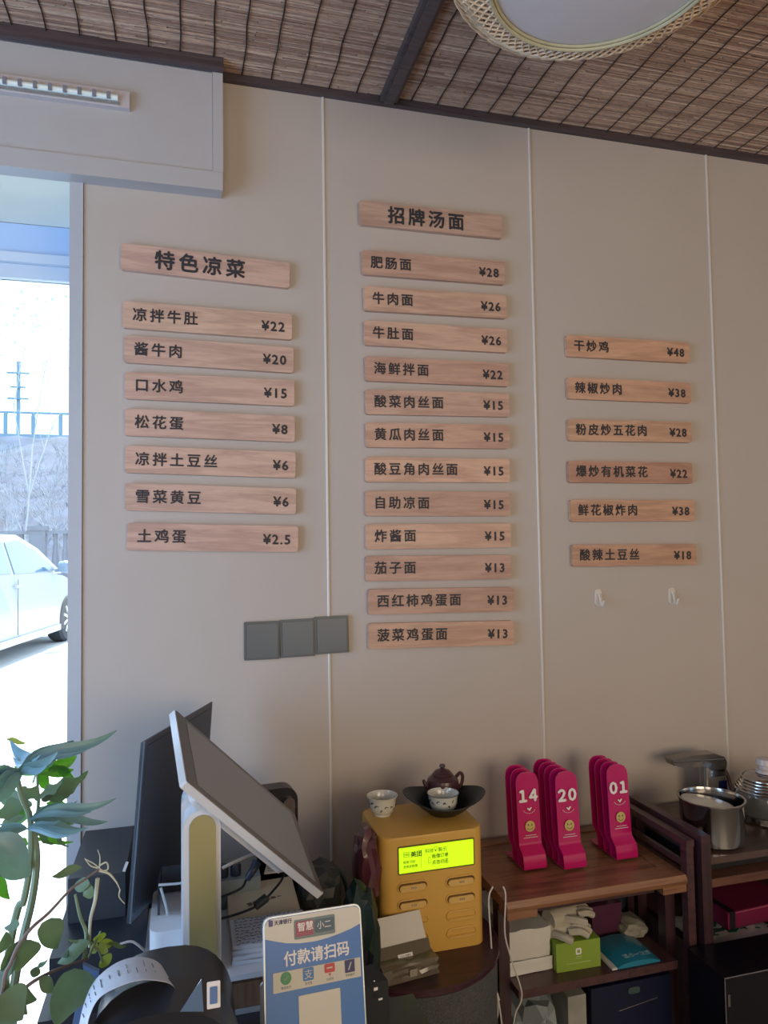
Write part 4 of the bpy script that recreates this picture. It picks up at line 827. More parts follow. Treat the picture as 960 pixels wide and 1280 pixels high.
obj('rear_housing', prism(BM(), rrect(-sw_+0.05, sw_-0.07, -sh_+0.03, sh_-0.05, 0.012, 4), -0.034, -0.0132, 'z', M=MS), M_pos, ps, bevel=0.004)
hp = MS @ Vector((-0.07, -0.03, -0.034)); obj('hinge_arm', tube(BM(), [hp, Vector((xm, -0.48, ztop-0.03))], 0.02, 12, k=1), M_pos, ps)

# black display panel behind it
mo = thing('customer_display', 'large black display panel seen from its side, behind the white terminal', 'monitor', (0, 0, 0))
a_ = WY(178, 936, -0.40); b_ = WY(263, 873, -0.10); dirx = Vector((b_.x-a_.x, b_.y-a_.y, 0)); Lm = dirx.length; dirx.normalize(); nrm = Vector((dirx.y, -dirx.x, 0))
bl_ = WY(162, 1140, -0.42)
def mp_(u, z, d): q = a_+dirx*u; return Vector((q.x, q.y, 0))+nrm*d+Vector((0, 0, z))
def slab(u0, u1, z0, z1, d0, d1, taper=0.0):
    bm = BM(); vs = []
    for d in (d0, d1):
        for u, z in ((u0, z0), (u1, z0), (u1, z1), (u0, z1)):
            q = mp_(u, z, d); q += Vector((bl_.x-a_.x, bl_.y-a_.y, 0))*((a_.z-z)/(a_.z-bl_.z)); vs.append(bm.verts.new(q))
    for f in ((0, 1, 2, 3), (7, 6, 5, 4), (0, 4, 5, 1), (1, 5, 6, 2), (2, 6, 7, 3), (3, 7, 4, 0)): bm.faces.new([vs[i] for i in f])
    return bm
M_mon = mat('display_black', (0.022, 0.026, 0.036), 0.3); zt_ = (a_.z+b_.z)/2
obj('back_shell', slab(0, Lm, 0.845, zt_, 0.0, -0.004), M_mon, mo, bevel=0.002); obj('bezel', slab(0.0, Lm, 0.845, zt_+0.003, 0.0005, 0.004), mat('display_edge', (0.07, 0.085, 0.11), 0.4), mo, bevel=0.002)
obj('screen_glass', slab(0.010, Lm-0.01, 0.858, zt_-0.008, 0.0043, 0.005), mat('display_glass', (0.055, 0.072, 0.10), 0.45), mo)
obj('neck', box(BM(), -0.06, -0.03, -0.26, -0.20, CT+0.0105, 0.87), M_mon, mo); obj('foot', box(BM(), -0.074, -0.022, -0.32, -0.14, CT+0.0005, CT+0.010), M_mon, mo, bevel=0.002)
# black rounded device behind the screen
ph = thing('desk_phone', 'black rounded device standing upright behind the terminal screen', 'device', (0.165, -0.20, CT+0.0005), 0.1)
pr_ = WY(352, 982, -0.2)
obj('body', prism(BM(), [(x, z) for x, z in rrect(-0.035, 0.058, 0.0, pr_.z-CT, (0.028, 0.02, 0.004, 0.004), 6)], -0.02, 0.02, 'y'), mat('gloss_black', 0), ph, bevel=0.006)
obj('grip', prism(BM(), rrect(0.025, 0.050, 0.07, pr_.z-CT-0.02, 0.012, 6), -0.030, -0.0205, 'y'), mat('grip_brown', (0.07, 0.045, 0.04), 0.15, coat=1), ph, bevel=0.004)
# black boxes at far left, colour lifted to imitate a glare veil
o = obj('black_box', box(BM(), -0.213, -0.115, -0.35, -0.12, CT+0.0755, 0.905), mat('box_black', (0.04, 0.048, 0.06), 0.5), bevel=0.003); tag(o, 'upper black box left of the display panel', 'box')
o = obj('black_box', box(BM(), -0.225, 0.0-0.076, -0.46, -0.10, CT+0.0205, CT+0.075), mat('box_black2', (0.024, 0.03, 0.042), 0.45), bevel=0.003); tag(o, 'low wide black box under the upper black box', 'box')
# scissors-like bright tag on box
o = obj('paper_tag', box(BM(), -0.0025, 0.0025, -0.0012, 0, -0.009, 0.009), M_wh, loc=(WY(157, 1083, -0.351))); o.rotation_euler = (0, 0.35, 0); tag(o, 'tiny white paper tag on the upper black box', 'tag')
# open black tray/pen holder by the column
pn = thing('pen_tray', 'open dark acrylic holder with a bright rim left of the gold stand', 'holder', (0, 0, 0))
h0, h1 = WY(197, 1107, -0.44), WY(250, 1107, -0.44)
M_acr = mat('dark_acrylic', (0.03, 0.035, 0.045), 0.15, coat=0.5)
zA = 0.8635
obj('holder_wall', box(BM(), h0.x, h0.x+0.004, -0.445, -0.36, zA, h0.z), M_acr, pn); obj('holder_wall', box(BM(), h0.x+0.0045, h1.x-0.02, -0.364, -0.36, zA, h0.z), M_acr, pn)
obj('rim', tube(BM(), [(h0.x+0.002, -0.445, h0.z+0.003), (h0.x+0.035, -0.447, h0.z+0.002), (h1.x-0.022, -0.447, h0.z+0.003)], 0.0022, 8), mat('rim_light', (0.5, 0.54, 0.55), 0.25), pn)
obj('side_strut', tube(BM(), [WY(201, 1110, -0.446), WY(208, 1135, -0.446), WY(213, 1164, -0.446)], 0.0022, 6), mat('rim_light', 0), pn)

# papers and cables behind the terminal
ev = thing('beige_envelope', 'beige card sleeve with brown print under the tilted screen', 'envelope', (0, 0, 0))
def quadslab(pts, th, n):
    bm = BM(); A_ = [bm.verts.new(p) for p in pts]; B_ = [bm.verts.new(p+n*th) for p in pts]; m_ = len(pts)
    bm.faces.new(A_); bm.faces.new(B_[::-1])
    for i in range(m_): bm.faces.new((A_[i], A_[(i+1) % m_], B_[(i+1) % m_], B_[i]))
    return bm
P4 = [WY(286, 1150, -0.435), WY(376, 1140, -0.435), WY(364, 1095, -0.32), WY(284, 1108, -0.32)]
nn = (P4[1]-P4[0]).cross(P4[3]-P4[0]).normalized()
obj('sleeve', quadslab(P4, -0.012, nn), mat('beige_card', (0.50, 0.42, 0.29), 0.6), ev)
ux = (P4[1]-P4[0]).normalized(); uy = nn.cross(ux).normalized(); O_ = P4[0]*0.62+P4[2]*0.38
ME = Matrix(((ux.x, uy.x, nn.x, O_.x), (ux.y, uy.y, nn.y, O_.y), (ux.z, uy.z, nn.z, O_.z), (0, 0, 0, 1)))
bm = BM()
tube(bm, [(0.0+0.009*math.cos(2*PI*i/20), 0.022+0.009*math.sin(2*PI*i/20), 0.0006) for i in range(20)], 0.0009, 4, k=1, closed=True); tube(bm, [(-0.004, 0.022, 0.0006), (0.0, 0.026, 0.0006), (0.004, 0.02, 0.0006)], 0.001, 4, k=1)
obj('round_mark', bm, mat('brown_print', (0.07, 0.045, 0.03), 0.6), ev)
text('print', '清真牛肉面馆', 0.0105, mat('brown_print', 0), ev, ME @ T(-0.012, -0.012, 0.0006) @ Matrix.Rotation(0.35, 4, 'Z'), weight=0.0004, spacing=1.25, depth=0.0002)
P5 = [WY(330, 1092, -0.30), WY(378, 1086, -0.30), WY(372, 1066, -0.24), WY(336, 1070, -0.24)]
o5 = thing('printed_slip', 'grey-white printed slip standing behind the beige sleeve', 'paper', (0, 0, 0))
n5 = (P5[1]-P5[0]).cross(P5[3]-P5[0]).normalized(); obj('sheet', quadslab(P5, -0.002, n5), M_paper, o5)
ux = (P5[1]-P5[0]).normalized(); uy = n5.cross(ux); O_ = P5[0]
M5 = Matrix(((ux.x, uy.x, n5.x, O_.x), (ux.y, uy.y, n5.y, O_.y), (ux.z, uy.z, n5.z, O_.z), (0, 0, 0, 1)))
bm = BM()
for k in range(5):
    xx = 0.008
    while xx < 0.055: w_ = random.uniform(.003, .006); box(bm, xx, xx+w_, 0, 0.0022, 0.0002, 0.0005, M=M5 @ T(0, 0.006+k*0.008, 0)); xx += w_+0.0016
obj('print_lines', bm, mat('print_grey', (0.12, 0.12, 0.13), 0.6), o5)
# organiser with coin rolls
og = thing('desk_organiser', 'grey desk organiser with dark round pots behind the terminal column', 'organiser', (0.082, -0.30, 0.812+0.0005), 0)
obj('tray', box(BM(), -0.045, 0.05, -0.05, 0.05, 0, 0.052), mat('organiser_grey', (0.22, 0.24, 0.23), 0.5), og, bevel=0.003)
for x_ in (-0.02, 0.004): obj('pot', lathe(BM(), [(0, 0.0525), (0.010, 0.0525), (0.0105, 0.070), (0.008, 0.075), (0, 0.075)], 20, c=(x_, -0.03, 0)), mat('pot_navy', (0.02, 0.025, 0.04), 0.4), og)
# stack of written receipts
rc = thing('receipt_stack', 'stack of white receipts with blue handwriting on the white base plate', 'papers', (0, 0, 0))
random.seed(3)
S0, S1 = WZ(290, 1196, 0.815), WZ(334, 1180, 0.815)
M_rc = mat('receipt_white', (0.60, 0.62, 0.66), 0.7, bump=0.3, bscale=80)
bx0, bx1 = 0.068, 0.20
for k in range(4):
    z_ = 0.8125+k*0.0065; a = random.uniform(-.05, .05); Mk = T((bx0+bx1)/2, -0.492, z_) @ Matrix.Rotation(a, 4, 'Z')
    bm = box(BM(), -0.066, 0.064, -0.055+k*0.004, 0.045, 0, 0.0060); bmesh.ops.subdivide_edges(bm, edges=[e for e in bm.edges if abs((e.verts[0].co-e.verts[1].co).x) > .05], cuts=6)
    for v in bm.verts: v.co.z += 0.0015*math.sin(v.co.x*70+k*2)*(v.co.z > 0.003)*0.5
    bm.transform(Mk); obj('receipt', bm, M_rc, rc)
bm = BM()
for k in range(9):
    yy = -0.532+k*0.010; xx = 0.075
    while xx < 0.19:
        w_ = random.uniform(.003, .008); pts = [(xx, yy+random.uniform(-.002, .002), 0.8395), (xx+w_/2, yy+random.uniform(-.004, .004), 0.8395), (xx+w_, yy+random.uniform(-.002, .002), 0.8395)]
        tube(bm, pts, 0.0006, 3, k=1); xx += w_+random.uniform(.0015, .004)
obj('handwriting', bm, mat('ink_blue', (0.05, 0.09, 0.28), 0.5), rc)
# cables
M_bc = mat('cable_black', (0.014, 0.014, 0.018), 0.4)
cbx = thing('power_cable', 'black cable with an inline adapter curling under the screen', 'cable', (0, 0, 0))
obj('cord', tube(BM(), [WY(357, 1085, -0.42), WY(352, 1100, -0.44), WY(340, 1115, -0.46), WY(330, 1125, -0.48), WY(316, 1135, -0.49), WY(295, 1143, -0.495), WY(277, 1148, -0.495)], 0.0022, 8), M_bc, cbx)
obj('adapter', tube(BM(), [WY(333, 1122, -0.478), WY(319, 1133, -0.486)], 0.0075, 10, k=1), mat('adapter_dark', (0.02, 0.03, 0.032), 0.45), cbx)
cbx = thing('plug_cable', 'dark blue plug on a black lead hanging beside the gold stand', 'cable', (0, 0, 0))
obj('plug', tube(BM(), [WY(321, 1078, -0.40), WY(316, 1088, -0.41), WY(309, 1099, -0.41)], 0.0085, 10, 0.006), mat('plug_blue', (0.035, 0.05, 0.09), 0.4), cbx)
obj('cord', tube(BM(), [WY(308, 1099, -0.41), WY(303, 1109, -0.42), WY(290, 1116, -0.43), WY(277, 1121, -0.44)], 0.0022, 8), M_bc, cbx)
o = obj('white_cable', tube(BM(), [WY(278, 1085, -0.42), WY(290, 1079, -0.42), WY(303, 1073, -0.40), WY(318, 1067, -0.38)], 0.0028, 8), M_cab); tag(o, 'thick white lead running from the gold stand under the screen', 'cable')
o = obj('cable_loop', tube(BM(), [WY(398, 1078, -0.33), WY(414, 1080, -0.33), WY(428, 1095, -0.33), WY(434, 1115, -0.33), WY(436, 1140, -0.33), WY(436, 1180, -0.33)], 0.0045, 8), mat('loop_dark', (0.02, 0.035, 0.045), 0.35)); tag(o, 'thick dark cable loop behind the corner of the tilted screen', 'cable')
o = obj('white_cable', tube(BM(), [WY(150, 1180, -0.6), WY(165, 1177, -0.6), WY(178, 1186, -0.6), WY(192, 1200, -0.58)], 0.0018, 6), M_cab); tag(o, 'thin white lead curving to the base of the terminal', 'cable')
crumple('dark_pouch', WY(398, 1108, -0.36), (0.042, 0.05, 0.045), mat('pouch_dark', (0.02, 0.022, 0.022), 0.5), 31, 'dark pouch in the shadow under the screen corner', 'pouch')

# ---- receipt printer
pr = thing('receipt_printer', 'rounded black receipt printer with a curl of printed paper, at the lower left', 'printer', (0, 0, 0))
e0, e1 = WY(98, 1240, -0.88), WY(303, 1262, -0.88); zt2 = WY(205, 1184, -0.72).z
bm = BM(); secs = []
def prof_pr(w_, y0, y1, zt_p):
    pass
cxp = (e0.x+e1.x)/2; hwp = (e1.x-e0.x)/2
outl = []
n = 18
for i in range(n+1):
    a = PI*i/n; outl.append((cxp+hwp*math.copysign(abs(math.cos(a))**0.75, math.cos(a)), 0.84+(zt2-0.84)*abs(math.sin(a))**0.8))
outl = outl+[(cxp-hwp, CT+0.001), (cxp+hwp, CT+0.001)]
M_pb = mat('printer_black', (0.012, 0.014, 0.020), 0.38, coat=0.1)
obj('body', prism(BM(), outl, -0.90, -0.72, 'y'), M_pb, pr, bevel=0.006, seg=3)
obj('front_cover', prism(BM(), [(cxp+(x-cxp)*1.02, CT+0.001+(z-CT-0.001)*(WY(205, 1266, -0.965).z-CT)/(zt2-CT)) for x, z in outl], -0.965, -0.9005, 'y'), M_pb, pr, bevel=0.008, seg=3)
# paper curl
def sheet(pts0, pts1, nm, m_, par, sol=0.0004):
    bm = BM(); a = [bm.verts.new(p) for p in smooth(pts0, 5)]; b = [bm.verts.new(p) for p in smooth(pts1, 5)]
    for i in range(len(a)-1): bm.faces.new((a[i], a[i+1], b[i+1], b[i]))
    return obj(nm, bm, m_, par, solid=sol, ang=60)
up = [WY(205, 1240, -0.79), WY(206, 1225, -0.80), WY(195, 1212, -0.80), WY(172, 1207, -0.80), WY(145, 1215, -0.80), WY(120, 1235, -0.80), WY(106, 1262, -0.80), WY(98, 1295, -0.80)]
lo = [WY(220, 1256, -0.90), WY(219, 1250, -0.92), WY(208, 1243, -0.94), WY(180, 1240, -0.94), WY(152, 1247, -0.94), WY(125, 1262, -0.94), WY(112, 1285, -0.94), WY(106, 1315, -0.94)]
up = [v+Vector((0, 0, 0.011)) for v in up]; lo = [v+Vector((0, 0, 0.013)) for v in lo]
pz = sheet(up, lo, 'paper', mat('thermal_paper', (0.62, 0.62, 0.68), 0.6), pr)
bm = BM()
us, ls = smooth(up, 5), smooth(lo, 5)
for i in range(12, len(us)-3, 2):
    for k in range(3):
        f0 = 0.15+random.uniform(0, .5); f1 = min(0.9, f0+random.uniform(.05, .2)); a = us[i].lerp(ls[i], f0); b = us[i].lerp(ls[i], f1); nrm_ = ((us[i+1]-us[i]).cross(ls[i]-us[i])).normalized()
        if nrm_.z < 0: nrm_ = -nrm_
        tube(bm, [a+nrm_*0.0007, b+nrm_*0.0007], 0.0005, 3, k=1)
obj('printed_text', bm, mat('print_grey', 0), pz)
obj('label', prism(BM(), rrect(-0.007, 0.007, -0.014, 0.014, 0.001, 2), -0.001, 0, 'y', M=T(*WY(267, 1243, -0.966)) ), M_wh, pr)
obj('label_icon', prism(BM(), rrect(-0.004, 0.004, -0.009, 0.009, 0.001, 2), -0.0016, -0.0011, 'y', M=T(*WY(267, 1243, -0.966))), mat('label_blue', (0.12, 0.2, 0.4), 0.5), pr)
q = WY(252, 1250, -0.966); obj('blue_highlight', prism(BM(), [(q.x-0.022, q.z-0.008), (q.x+0.002, q.z-0.012), (q.x+0.0, q.z+0.022)], -0.9665, -0.9655, 'y'), mat('highlight_blue', (0.10, 0.17, 0.28), 0.1, coat=1), pr)  # blue highlight on the printer front, laid on as a tinted triangle
# blue folder
bf = [WY(104, 1203, -0.70), WY(124, 1212, -0.70), WY(122, 1240, -0.70), WY(108, 1262, -0.70), WY(97, 1310, -0.70), WY(85, 1310, -0.70), WY(94, 1262, -0.70), WY(108, 1235, -0.70)]
o = obj('blue_panel', prism(BM(), [(p.x, p.z) for p in bf], -0.705, -0.698, 'y'), mat('blue_plastic', (0.13, 0.22, 0.42), 0.35), bevel=0.001); tag(o, 'curved pale blue plastic panel standing left of the printer', 'panel')

# ---- payment sign
pg = thing('payment_sign', 'blue and white payment sign with rounded corners standing on the counter', 'sign', (0, 0, 0))
tl, trr = WY(331, 1150, -0.78), WY(449, 1131, -0.76)
sw2 = (trr-tl).length; exs = (trr-tl).normalized(); brp = WY(466, 1282, -0.80); dn = (brp-trr); dn = (dn-exs*dn.dot(exs)).normalized()
nz = exs.cross(-dn).normalized()
MC = Matrix(((exs.x, -dn.x, nz.x, tl.x), (exs.y, -dn.y, nz.y, tl.y), (exs.z, -dn.z, nz.z, tl.z), (0, 0, 0, 1)))
Hs = (tl.z-CT-0.004)/abs(dn.z)
K = sw2/0.13
def Cx(x): return x*sw2
obj('acrylic_edge', prism(BM(), rrect(-0.002, sw2+0.002, -Hs, 0.002, (0.01, 0.01, 0, 0), 5), -0.006, -0.0006, 'z', M=MC), mat('acrylic_pale', (0.62, 0.72, 0.78), 0.15, coat=1), pg)
obj('blue_card', prism(BM(), rrect(0, sw2, -Hs, 0, (0.009, 0.009, 0, 0), 5), -0.0005, 0.0, 'z', M=MC), mat('card_blue', (0.035, 0.165, 0.50), 0.35), pg)
def cp(px, py):  # photograph point on the card -> card-local
    d = ray(px, py); t = (tl-CAM).dot(nz)/d.dot(nz); q = CAM+d*t-tl; return q.dot(exs), q.dot(-dn)
crv = [cp(*p) for p in ((334, 1174), (345, 1177), (358, 1179), (375, 1179), (394, 1176.5), (410, 1172), (424, 1167), (438, 1161), (451, 1154))]
crv[0] = (0.0, crv[0][1]); crv[-1] = (sw2, crv[-1][1])
top = [(0.0, -0.008)]+crv+[(sw2, -0.008), (sw2-0.003, -0.003), (sw2-0.009, -0.0005), (0.009, -0.0005), (0.003, -0.003)]
obj('white_header', prism(BM(), top[::-1], 0.0001, 0.0004, 'z', M=MC), mat('card_white', (0.60, 0.58, 0.54), 0.35), pg)
def rectc(nm, p0, p1, col, r=0.001, z=0.0005, par=pg, mt=None):
    (a, b), (c, d) = cp(*p0), cp(*p1); x0_, x1_ = sorted((a, c)); y0_, y1_ = sorted((b, d))
    return obj(nm, prism(BM(), rrect(x0_, x1_, y0_, y1_, min(r, (x1_-x0_)/2.1, (y1_-y0_)/2.1), 4), z, z+0.0003, 'z', M=MC), mt or mat('c_'+nm, col, 0.4), par)
a, b = cp(342, 1158); rectc('bank_logo', (335.5, 1151), (341, 1158), (0.06, 0.05, 0.2))
a, b = cp(342.5, 1155.5); text('bank_name', '天津银行', 0.0062, mat('navy_print', (0.03, 0.03, 0.12), 0.4), pg, MC @ T(a, b-0.001, 0.0006), weight=0.0002, depth=0.0001)
rectc('badge_edge', (367, 1150.5), (419, 1166), (0.14, 0.2, 0.22), 0.002); rectc('badge_red', (369, 1152.5), (392, 1167.5), (0.30, 0.06, 0.11), 0.002, 0.0009); rectc('badge_teal', (393, 1149.5), (417.5, 1162), (0.05, 0.10, 0.15), 0.002, 0.0009)
a, b = cp(371.5, 1163.5); text('badge_text', '智慧', 0.0115, M_wh, pg, MC @ T(a, b+0.000, 0.0014), weight=0.0002, depth=0.0001)
a, b = cp(396, 1160.5); text('badge_text', '小二', 0.0105, M_wh, pg, MC @ T(a, b+0.000, 0.0014), depth=0.0001)
a, b = cp(354.5, 1207); c_, _ = cp(435.5, 1192); text('slogan', '付款请扫码', (c_-a)/5.0*1.02, M_wh, pg, MC @ T(a, b, 0.0004), weight=0.0004, depth=0.0002)
rectc('icon_panel', (341, 1215), (451.5, 1220), (0.60, 0.58, 0.52)) if False else None
(xa_, ya_), (xb_, yb2) = cp(341, 1217), cp(344, 1242); xr, _ = cp(450, 1196)
M_ip = mat('icon_panel_cream', (0.56, 0.54, 0.48), 0.4)
obj('icon_panel', prism(BM(), rrect(xa_, xr, yb2, ya_, 0.001, 3), 0.0005, 0.0008, 'z', M=MC), M_ip, pg)
yc = (ya_+yb2)/2+0.0035; ww = xr-xa_
M_g = mat('icon_green', (0.04, 0.24, 0.10), 0.4); M_b = mat('icon_blue', (0.04, 0.17, 0.45), 0.4); M_r = mat('icon_red', (0.50, 0.04, 0.06), 0.4); M_n = mat('icon_navy', (0.02, 0.02, 0.13), 0.4)
R0 = 0.0072*K
x_ = xa_+ww*0.14; obj('green_icon', prism(BM(), [(x_+R0*math.cos(2*PI*i/24), yc+R0*math.sin(2*PI*i/24)) for i in range(24)], 0.0009, 0.0012, 'z', M=MC), M_g, pg)
obj('tick', tube(BM(), [MC @ Vector(p) for p in ((x_-0.003, yc, 0.0014), (x_-0.001, yc-0.002, 0.0014), (x_+0.0035, yc+0.0025, 0.0014))], 0.0004, 4, k=1), M_ip, pg)
x_ = xa_+ww*0.39; obj('blue_icon', prism(BM(), rrect(x_-R0, x_+R0, yc-R0, yc+R0, 0.002, 3), 0.0009, 0.0012, 'z', M=MC), M_b, pg); text('icon_glyph', '支', 0.0115*K, M_ip, pg, MC @ T(x_-0.0056*K, yc-0.0042*K, 0.0014), depth=0.0001)
x_ = xa_+ww*0.635; obj('red_icon', prism(BM(), rrect(x_-R0, x_+R0, yc-R0*0.4, yc+R0, 0.002, 3), 0.0009, 0.0012, 'z', M=MC), M_r, pg); obj('red_icon_tip', prism(BM(), [(x_-0.002, yc-R0*0.55), (x_+0.002, yc-R0*0.55), (x_, yc-R0)], 0.0009, 0.0012, 'z', M=MC), M_r, pg)
obj('red_icon_line', prism(BM(), rrect(x_-R0*0.55, x_+R0*0.55, yc+R0*0.25, yc+R0*0.45, 0.0003, 2), 0.0013, 0.0015, 'z', M=MC), M_ip, pg)
x_ = xa_+ww*0.87; obj('navy_icon', prism(BM(), rrect(x_-R0*0.95, x_+R0*0.95, yc-R0, yc+R0, 0.0005, 2), 0.0009, 0.0012, 'z', M=MC), M_n, pg)
obj('navy_icon_stroke', prism(BM(), [(x_-0.0028, yc-0.0045), (x_-0.0012, yc-0.0045), (x_+0.0028, yc+0.0045), (x_+0.0012, yc+0.0045)], 0.0013, 0.0015, 'z', M=MC), M_ip, pg)
for fx, s_ in ((0.14, '微信支付'), (0.39, '支付宝'), (0.635, '云闪付'), (0.87, '手机银行')): text('icon_caption', s_, 0.0033*K, mat('navy_print', 0), pg, MC @ T(xa_+ww*fx, yc-R0-0.0042*K, 0.0009), align='CENTER', depth=0.0001)
(xq, yq), (xq2, _) = cp(373, 1245), cp(425, 1236)
obj('white_square', prism(BM(), rrect(xq, xq2, yq-(xq2-xq), yq, 0.001, 3), 0.0005, 0.0008, 'z', M=MC), mat('card_white', 0), pg)
a, b = cp(334, 1250); obj('stand_foot', box(BM(), tl.x-0.006, tl.x+sw2+0.006, tl.y-0.03, tl.y+0.055, CT+0.0003, CT+0.004), mat('acrylic_pale', 0), pg)
o = obj('white_clip', prism(BM(), rrect(-0.006, 0.010, -0.06, 0.0, 0.006, 4), -0.004, 0.0, 'y'), M_pos, loc=WY(333, 1243, -0.80)+Vector((0, 0.03, 0))); tag(o, 'rounded white plastic piece just behind the payment sign, at its left', 'clip')
# dark keypad device at right of the sign
kp = thing('card_keypad', 'black card terminal with tiny white key marks right of the payment sign', 'card terminal', (0.252, -0.70, CT+0.0005), 0.1)
obj('body', box(BM(), -0.035, 0.032, -0.03, 0.03, 0, 0.092, M=Matrix.Rotation(-0.12, 4, 'X') @ T(0, 0, 0.004)), mat('matt_black', (0.008, 0.009, 0.014), 0.6), kp, bevel=0.006)
bm = BM()
for (px_, py_, w_, h_) in ((465, 1227, 1.5, 1.2), (467, 1237, 5, 3.5), (473, 1250, 5, 2.2)):
    v = WY(px_, py_, -0.735)-Vector(kp.location); box(bm, v.x-w_*0.0006, v.x+w_*0.0006, v.y-0.0006, v.y, v.z-h_*0.0006, v.z+h_*0.0006)
obj('key_marks', bm, M_wh, kp)

# ================================================================== PLANTS
def leaf(bm, base, tip, width, curl=0.0, fold=0.25, n=9, shape='lance', side=None, lobes=0):
    base, tip = Vector(base), Vector(tip); ax = tip-base; L_ = ax.length; ax.normalize()
    s = (side or Vector((0, 0, 1))).copy(); s = (s-ax*s.dot(ax)).normalized(); nrm_ = ax.cross(s).normalized(); R_ = []
    for i in range(n+1):
        t = i/n
        if shape == 'lance': w_ = math.sin(PI*min(1, t*0.96+0.02))**0.8*(1-0.35*t)
        elif shape == 'heart': w_ = math.sin(PI*min(1, t**0.6))**0.7*(1-0.2*t) if t > 0 else 0.35
        else: w_ = math.sin(PI*t)**0.6
        if lobes: w_ *= 0.72+0.28*math.cos(t*lobes*2*PI)
        w_ = max(w_, 0.03)*width/2; c = base+ax*L_*t+nrm_*(curl*L_*math.sin(PI*t))+s*(0.04*L_*math.sin(2*PI*t))
        R_.append([bm.verts.new(c+s*(w_*q)+nrm_*(abs(q)*w_*fold)) for q in (-1, -0.5, 0, 0.5, 1)])
    for a, b in zip(R_, R_[1:]):
        for i in range(4): bm.faces.new((a[i], a[i+1], b[i+1], b[i]))
ML1 = leafmat('leaf_toplit_blue', '#8ab0c6', '#9fcf8a', 0.3, 0.35); ML2 = leafmat('leaf_green', '#4f7f45', '#b4e85e', 0.4, 0.6); ML3 = leafmat('leaf_dull', '#74896c', '#a3c088', 0.5, 0.45); ML4 = leafmat('leaf_yellow', '#a9b45f', '#dff07a', 0.5, 0.5)  # the bluish leaf colour has top light painted into it
M_stem = mat('stem_green', (0.20, 0.27, 0.17), 0.5); M_stem2 = mat('stem_brown', (0.20, 0.15, 0.14), 0.6); M_dry = mat('dry_stem', (0.55, 0.55, 0.42), 0.7)
PX = 0.0014     # metres per photo pixel at the plants
p1 = thing('split_leaf_plant', 'tall potted plant with long split leaves, painted bluish as top-lit, in front of the window', 'plant', (0, 0, 0))
def L_(parent, m_, b_, t_, wpx, Y=-0.6, Yt=None, **k):
    bm = BM(); leaf(bm, WY(*b_, Y), WY(*t_, Y if Yt is None else Yt), wpx*PX, **k); return obj('leaf', bm, m_, parent, solid=0.0004, ang=70)
V = Vector
sides = (V((0.3, 0.5, 1)), V((0, 0.8, 0.6)), V((0.2, -0.4, 1)))
data1 = [(ML1, (22, 962), (146, 913), 20, -.66, -.62, .05), (ML1, (24, 966), (92, 926), 26, -.66, -.60, .08), (ML1, (25, 968), (72, 940), 18, -.66, -.70, .05), (ML1, (28, 965), (-25, 1000), 34, -.66, -.7, -.1), (ML1, (26, 965), (12, 925), 26, -.66, -.55, .1), (ML1, (20, 967), (-20, 975), 24, -.66, -.72, .1),
         (ML1, (38, 1024), (145, 998), 17, -.62, -.60, .06), (ML1, (38, 1026), (134, 1027), 20, -.62, -.56, .05), (ML1, (34, 1036), (110, 1034), 18, -.66, -.68, .03), (ML1, (34, 1036), (-30, 1042), 16, -.66, -.68, .03), (ML1, (38, 1024), (90, 1003), 16, -.62, -.52, .1),
         (ML2, (46, 962), (70, 944), 20, -.42, -.42, 0), (ML2, (46, 962), (30, 938), 16, -.42, -.42, 0), (ML2, (46, 965), (92, 962), 18, -.42, -.40, .05), (ML2, (60, 965), (96, 945), 18, -.42, -.40, 0), (ML2, (46, 960), (40, 978), 20, -.42, -.40, 0), (ML2, (70, 960), (92, 972), 14, -.42, -.40, 0),
         (ML3, (52, 1000), (110, 964), 30, -.50, -.45, .05), (ML3, (50, 1000), (28, 983), 24, -.5, -.5, 0), (ML3, (52, 1000), (88, 992), 24, -.5, -.46, .05), (ML3, (40, 1005), (-15, 1020), 34, -.5, -.5, .05), (ML3, (36, 1008), (0, 1000), 22, -.5, -.45, .0), (ML3, (50, 998), (78, 975), 18, -.5, -.5, .0), (ML3, (30, 1020), (-12, 1045), 22, -.5, -.5, .0),
         (ML3, (40, 1040), (68, 1055), 12, -.50, -.45, 0), (ML3, (60, 1040), (86, 1058), 9, -.50, -.45, 0), (ML4, (8, 924), (33, 929), 7, -.42, -.42, 0), (ML2, (28, 1052), (14, 1062), 15, -.42, -.42, 0), (ML2, (24, 1050), (35, 1056), 12, -.42, -.42, 0), (ML2, (-8, 1094), (12, 1124), 16, -.42, -.42, 0), (ML1, (-20, 1048), (38, 1094), 40, -.72, -.70, .08), (ML3, (-15, 1085), (12, 1096), 10, -.5, -.5, 0)]
extra = [(ML2, (46, 968), (18, 958), 16, -.42, -.40, 0), (ML2, (46, 966), (62, 985), 18, -.42, -.40, 0), (ML2, (58, 1004), (96, 1012), 13, -.43, -.40, 0), (ML2, (40, 1015), (10, 1028), 18, -.44, -.42, 0), (ML3, (46, 1010), (92, 1030), 16, -.5, -.45, 0), (ML2, (40, 1050), (92, 1052), 8, -.46, -.44, 0), (ML3, (30, 1000), (-10, 985), 20, -.5, -.47, 0), (ML4, (20, 1020), (-12, 1012), 12, -.44, -.42, 0)]
for (m_, b, t, w_, Y, Yt, c) in data1[:11]:
    extra.append((m_, b, (b[0]+(t[0]-b[0])*0.72, b[1]+(t[1]-b[1])*0.72+9), 9, Y-.01, Yt-.03, c*0.5))
    extra.append((m_, b, (b[0]+(t[0]-b[0])*0.55, b[1]+(t[1]-b[1])*0.55-9), 8, Y+.01, Yt+.03, c*0.5))
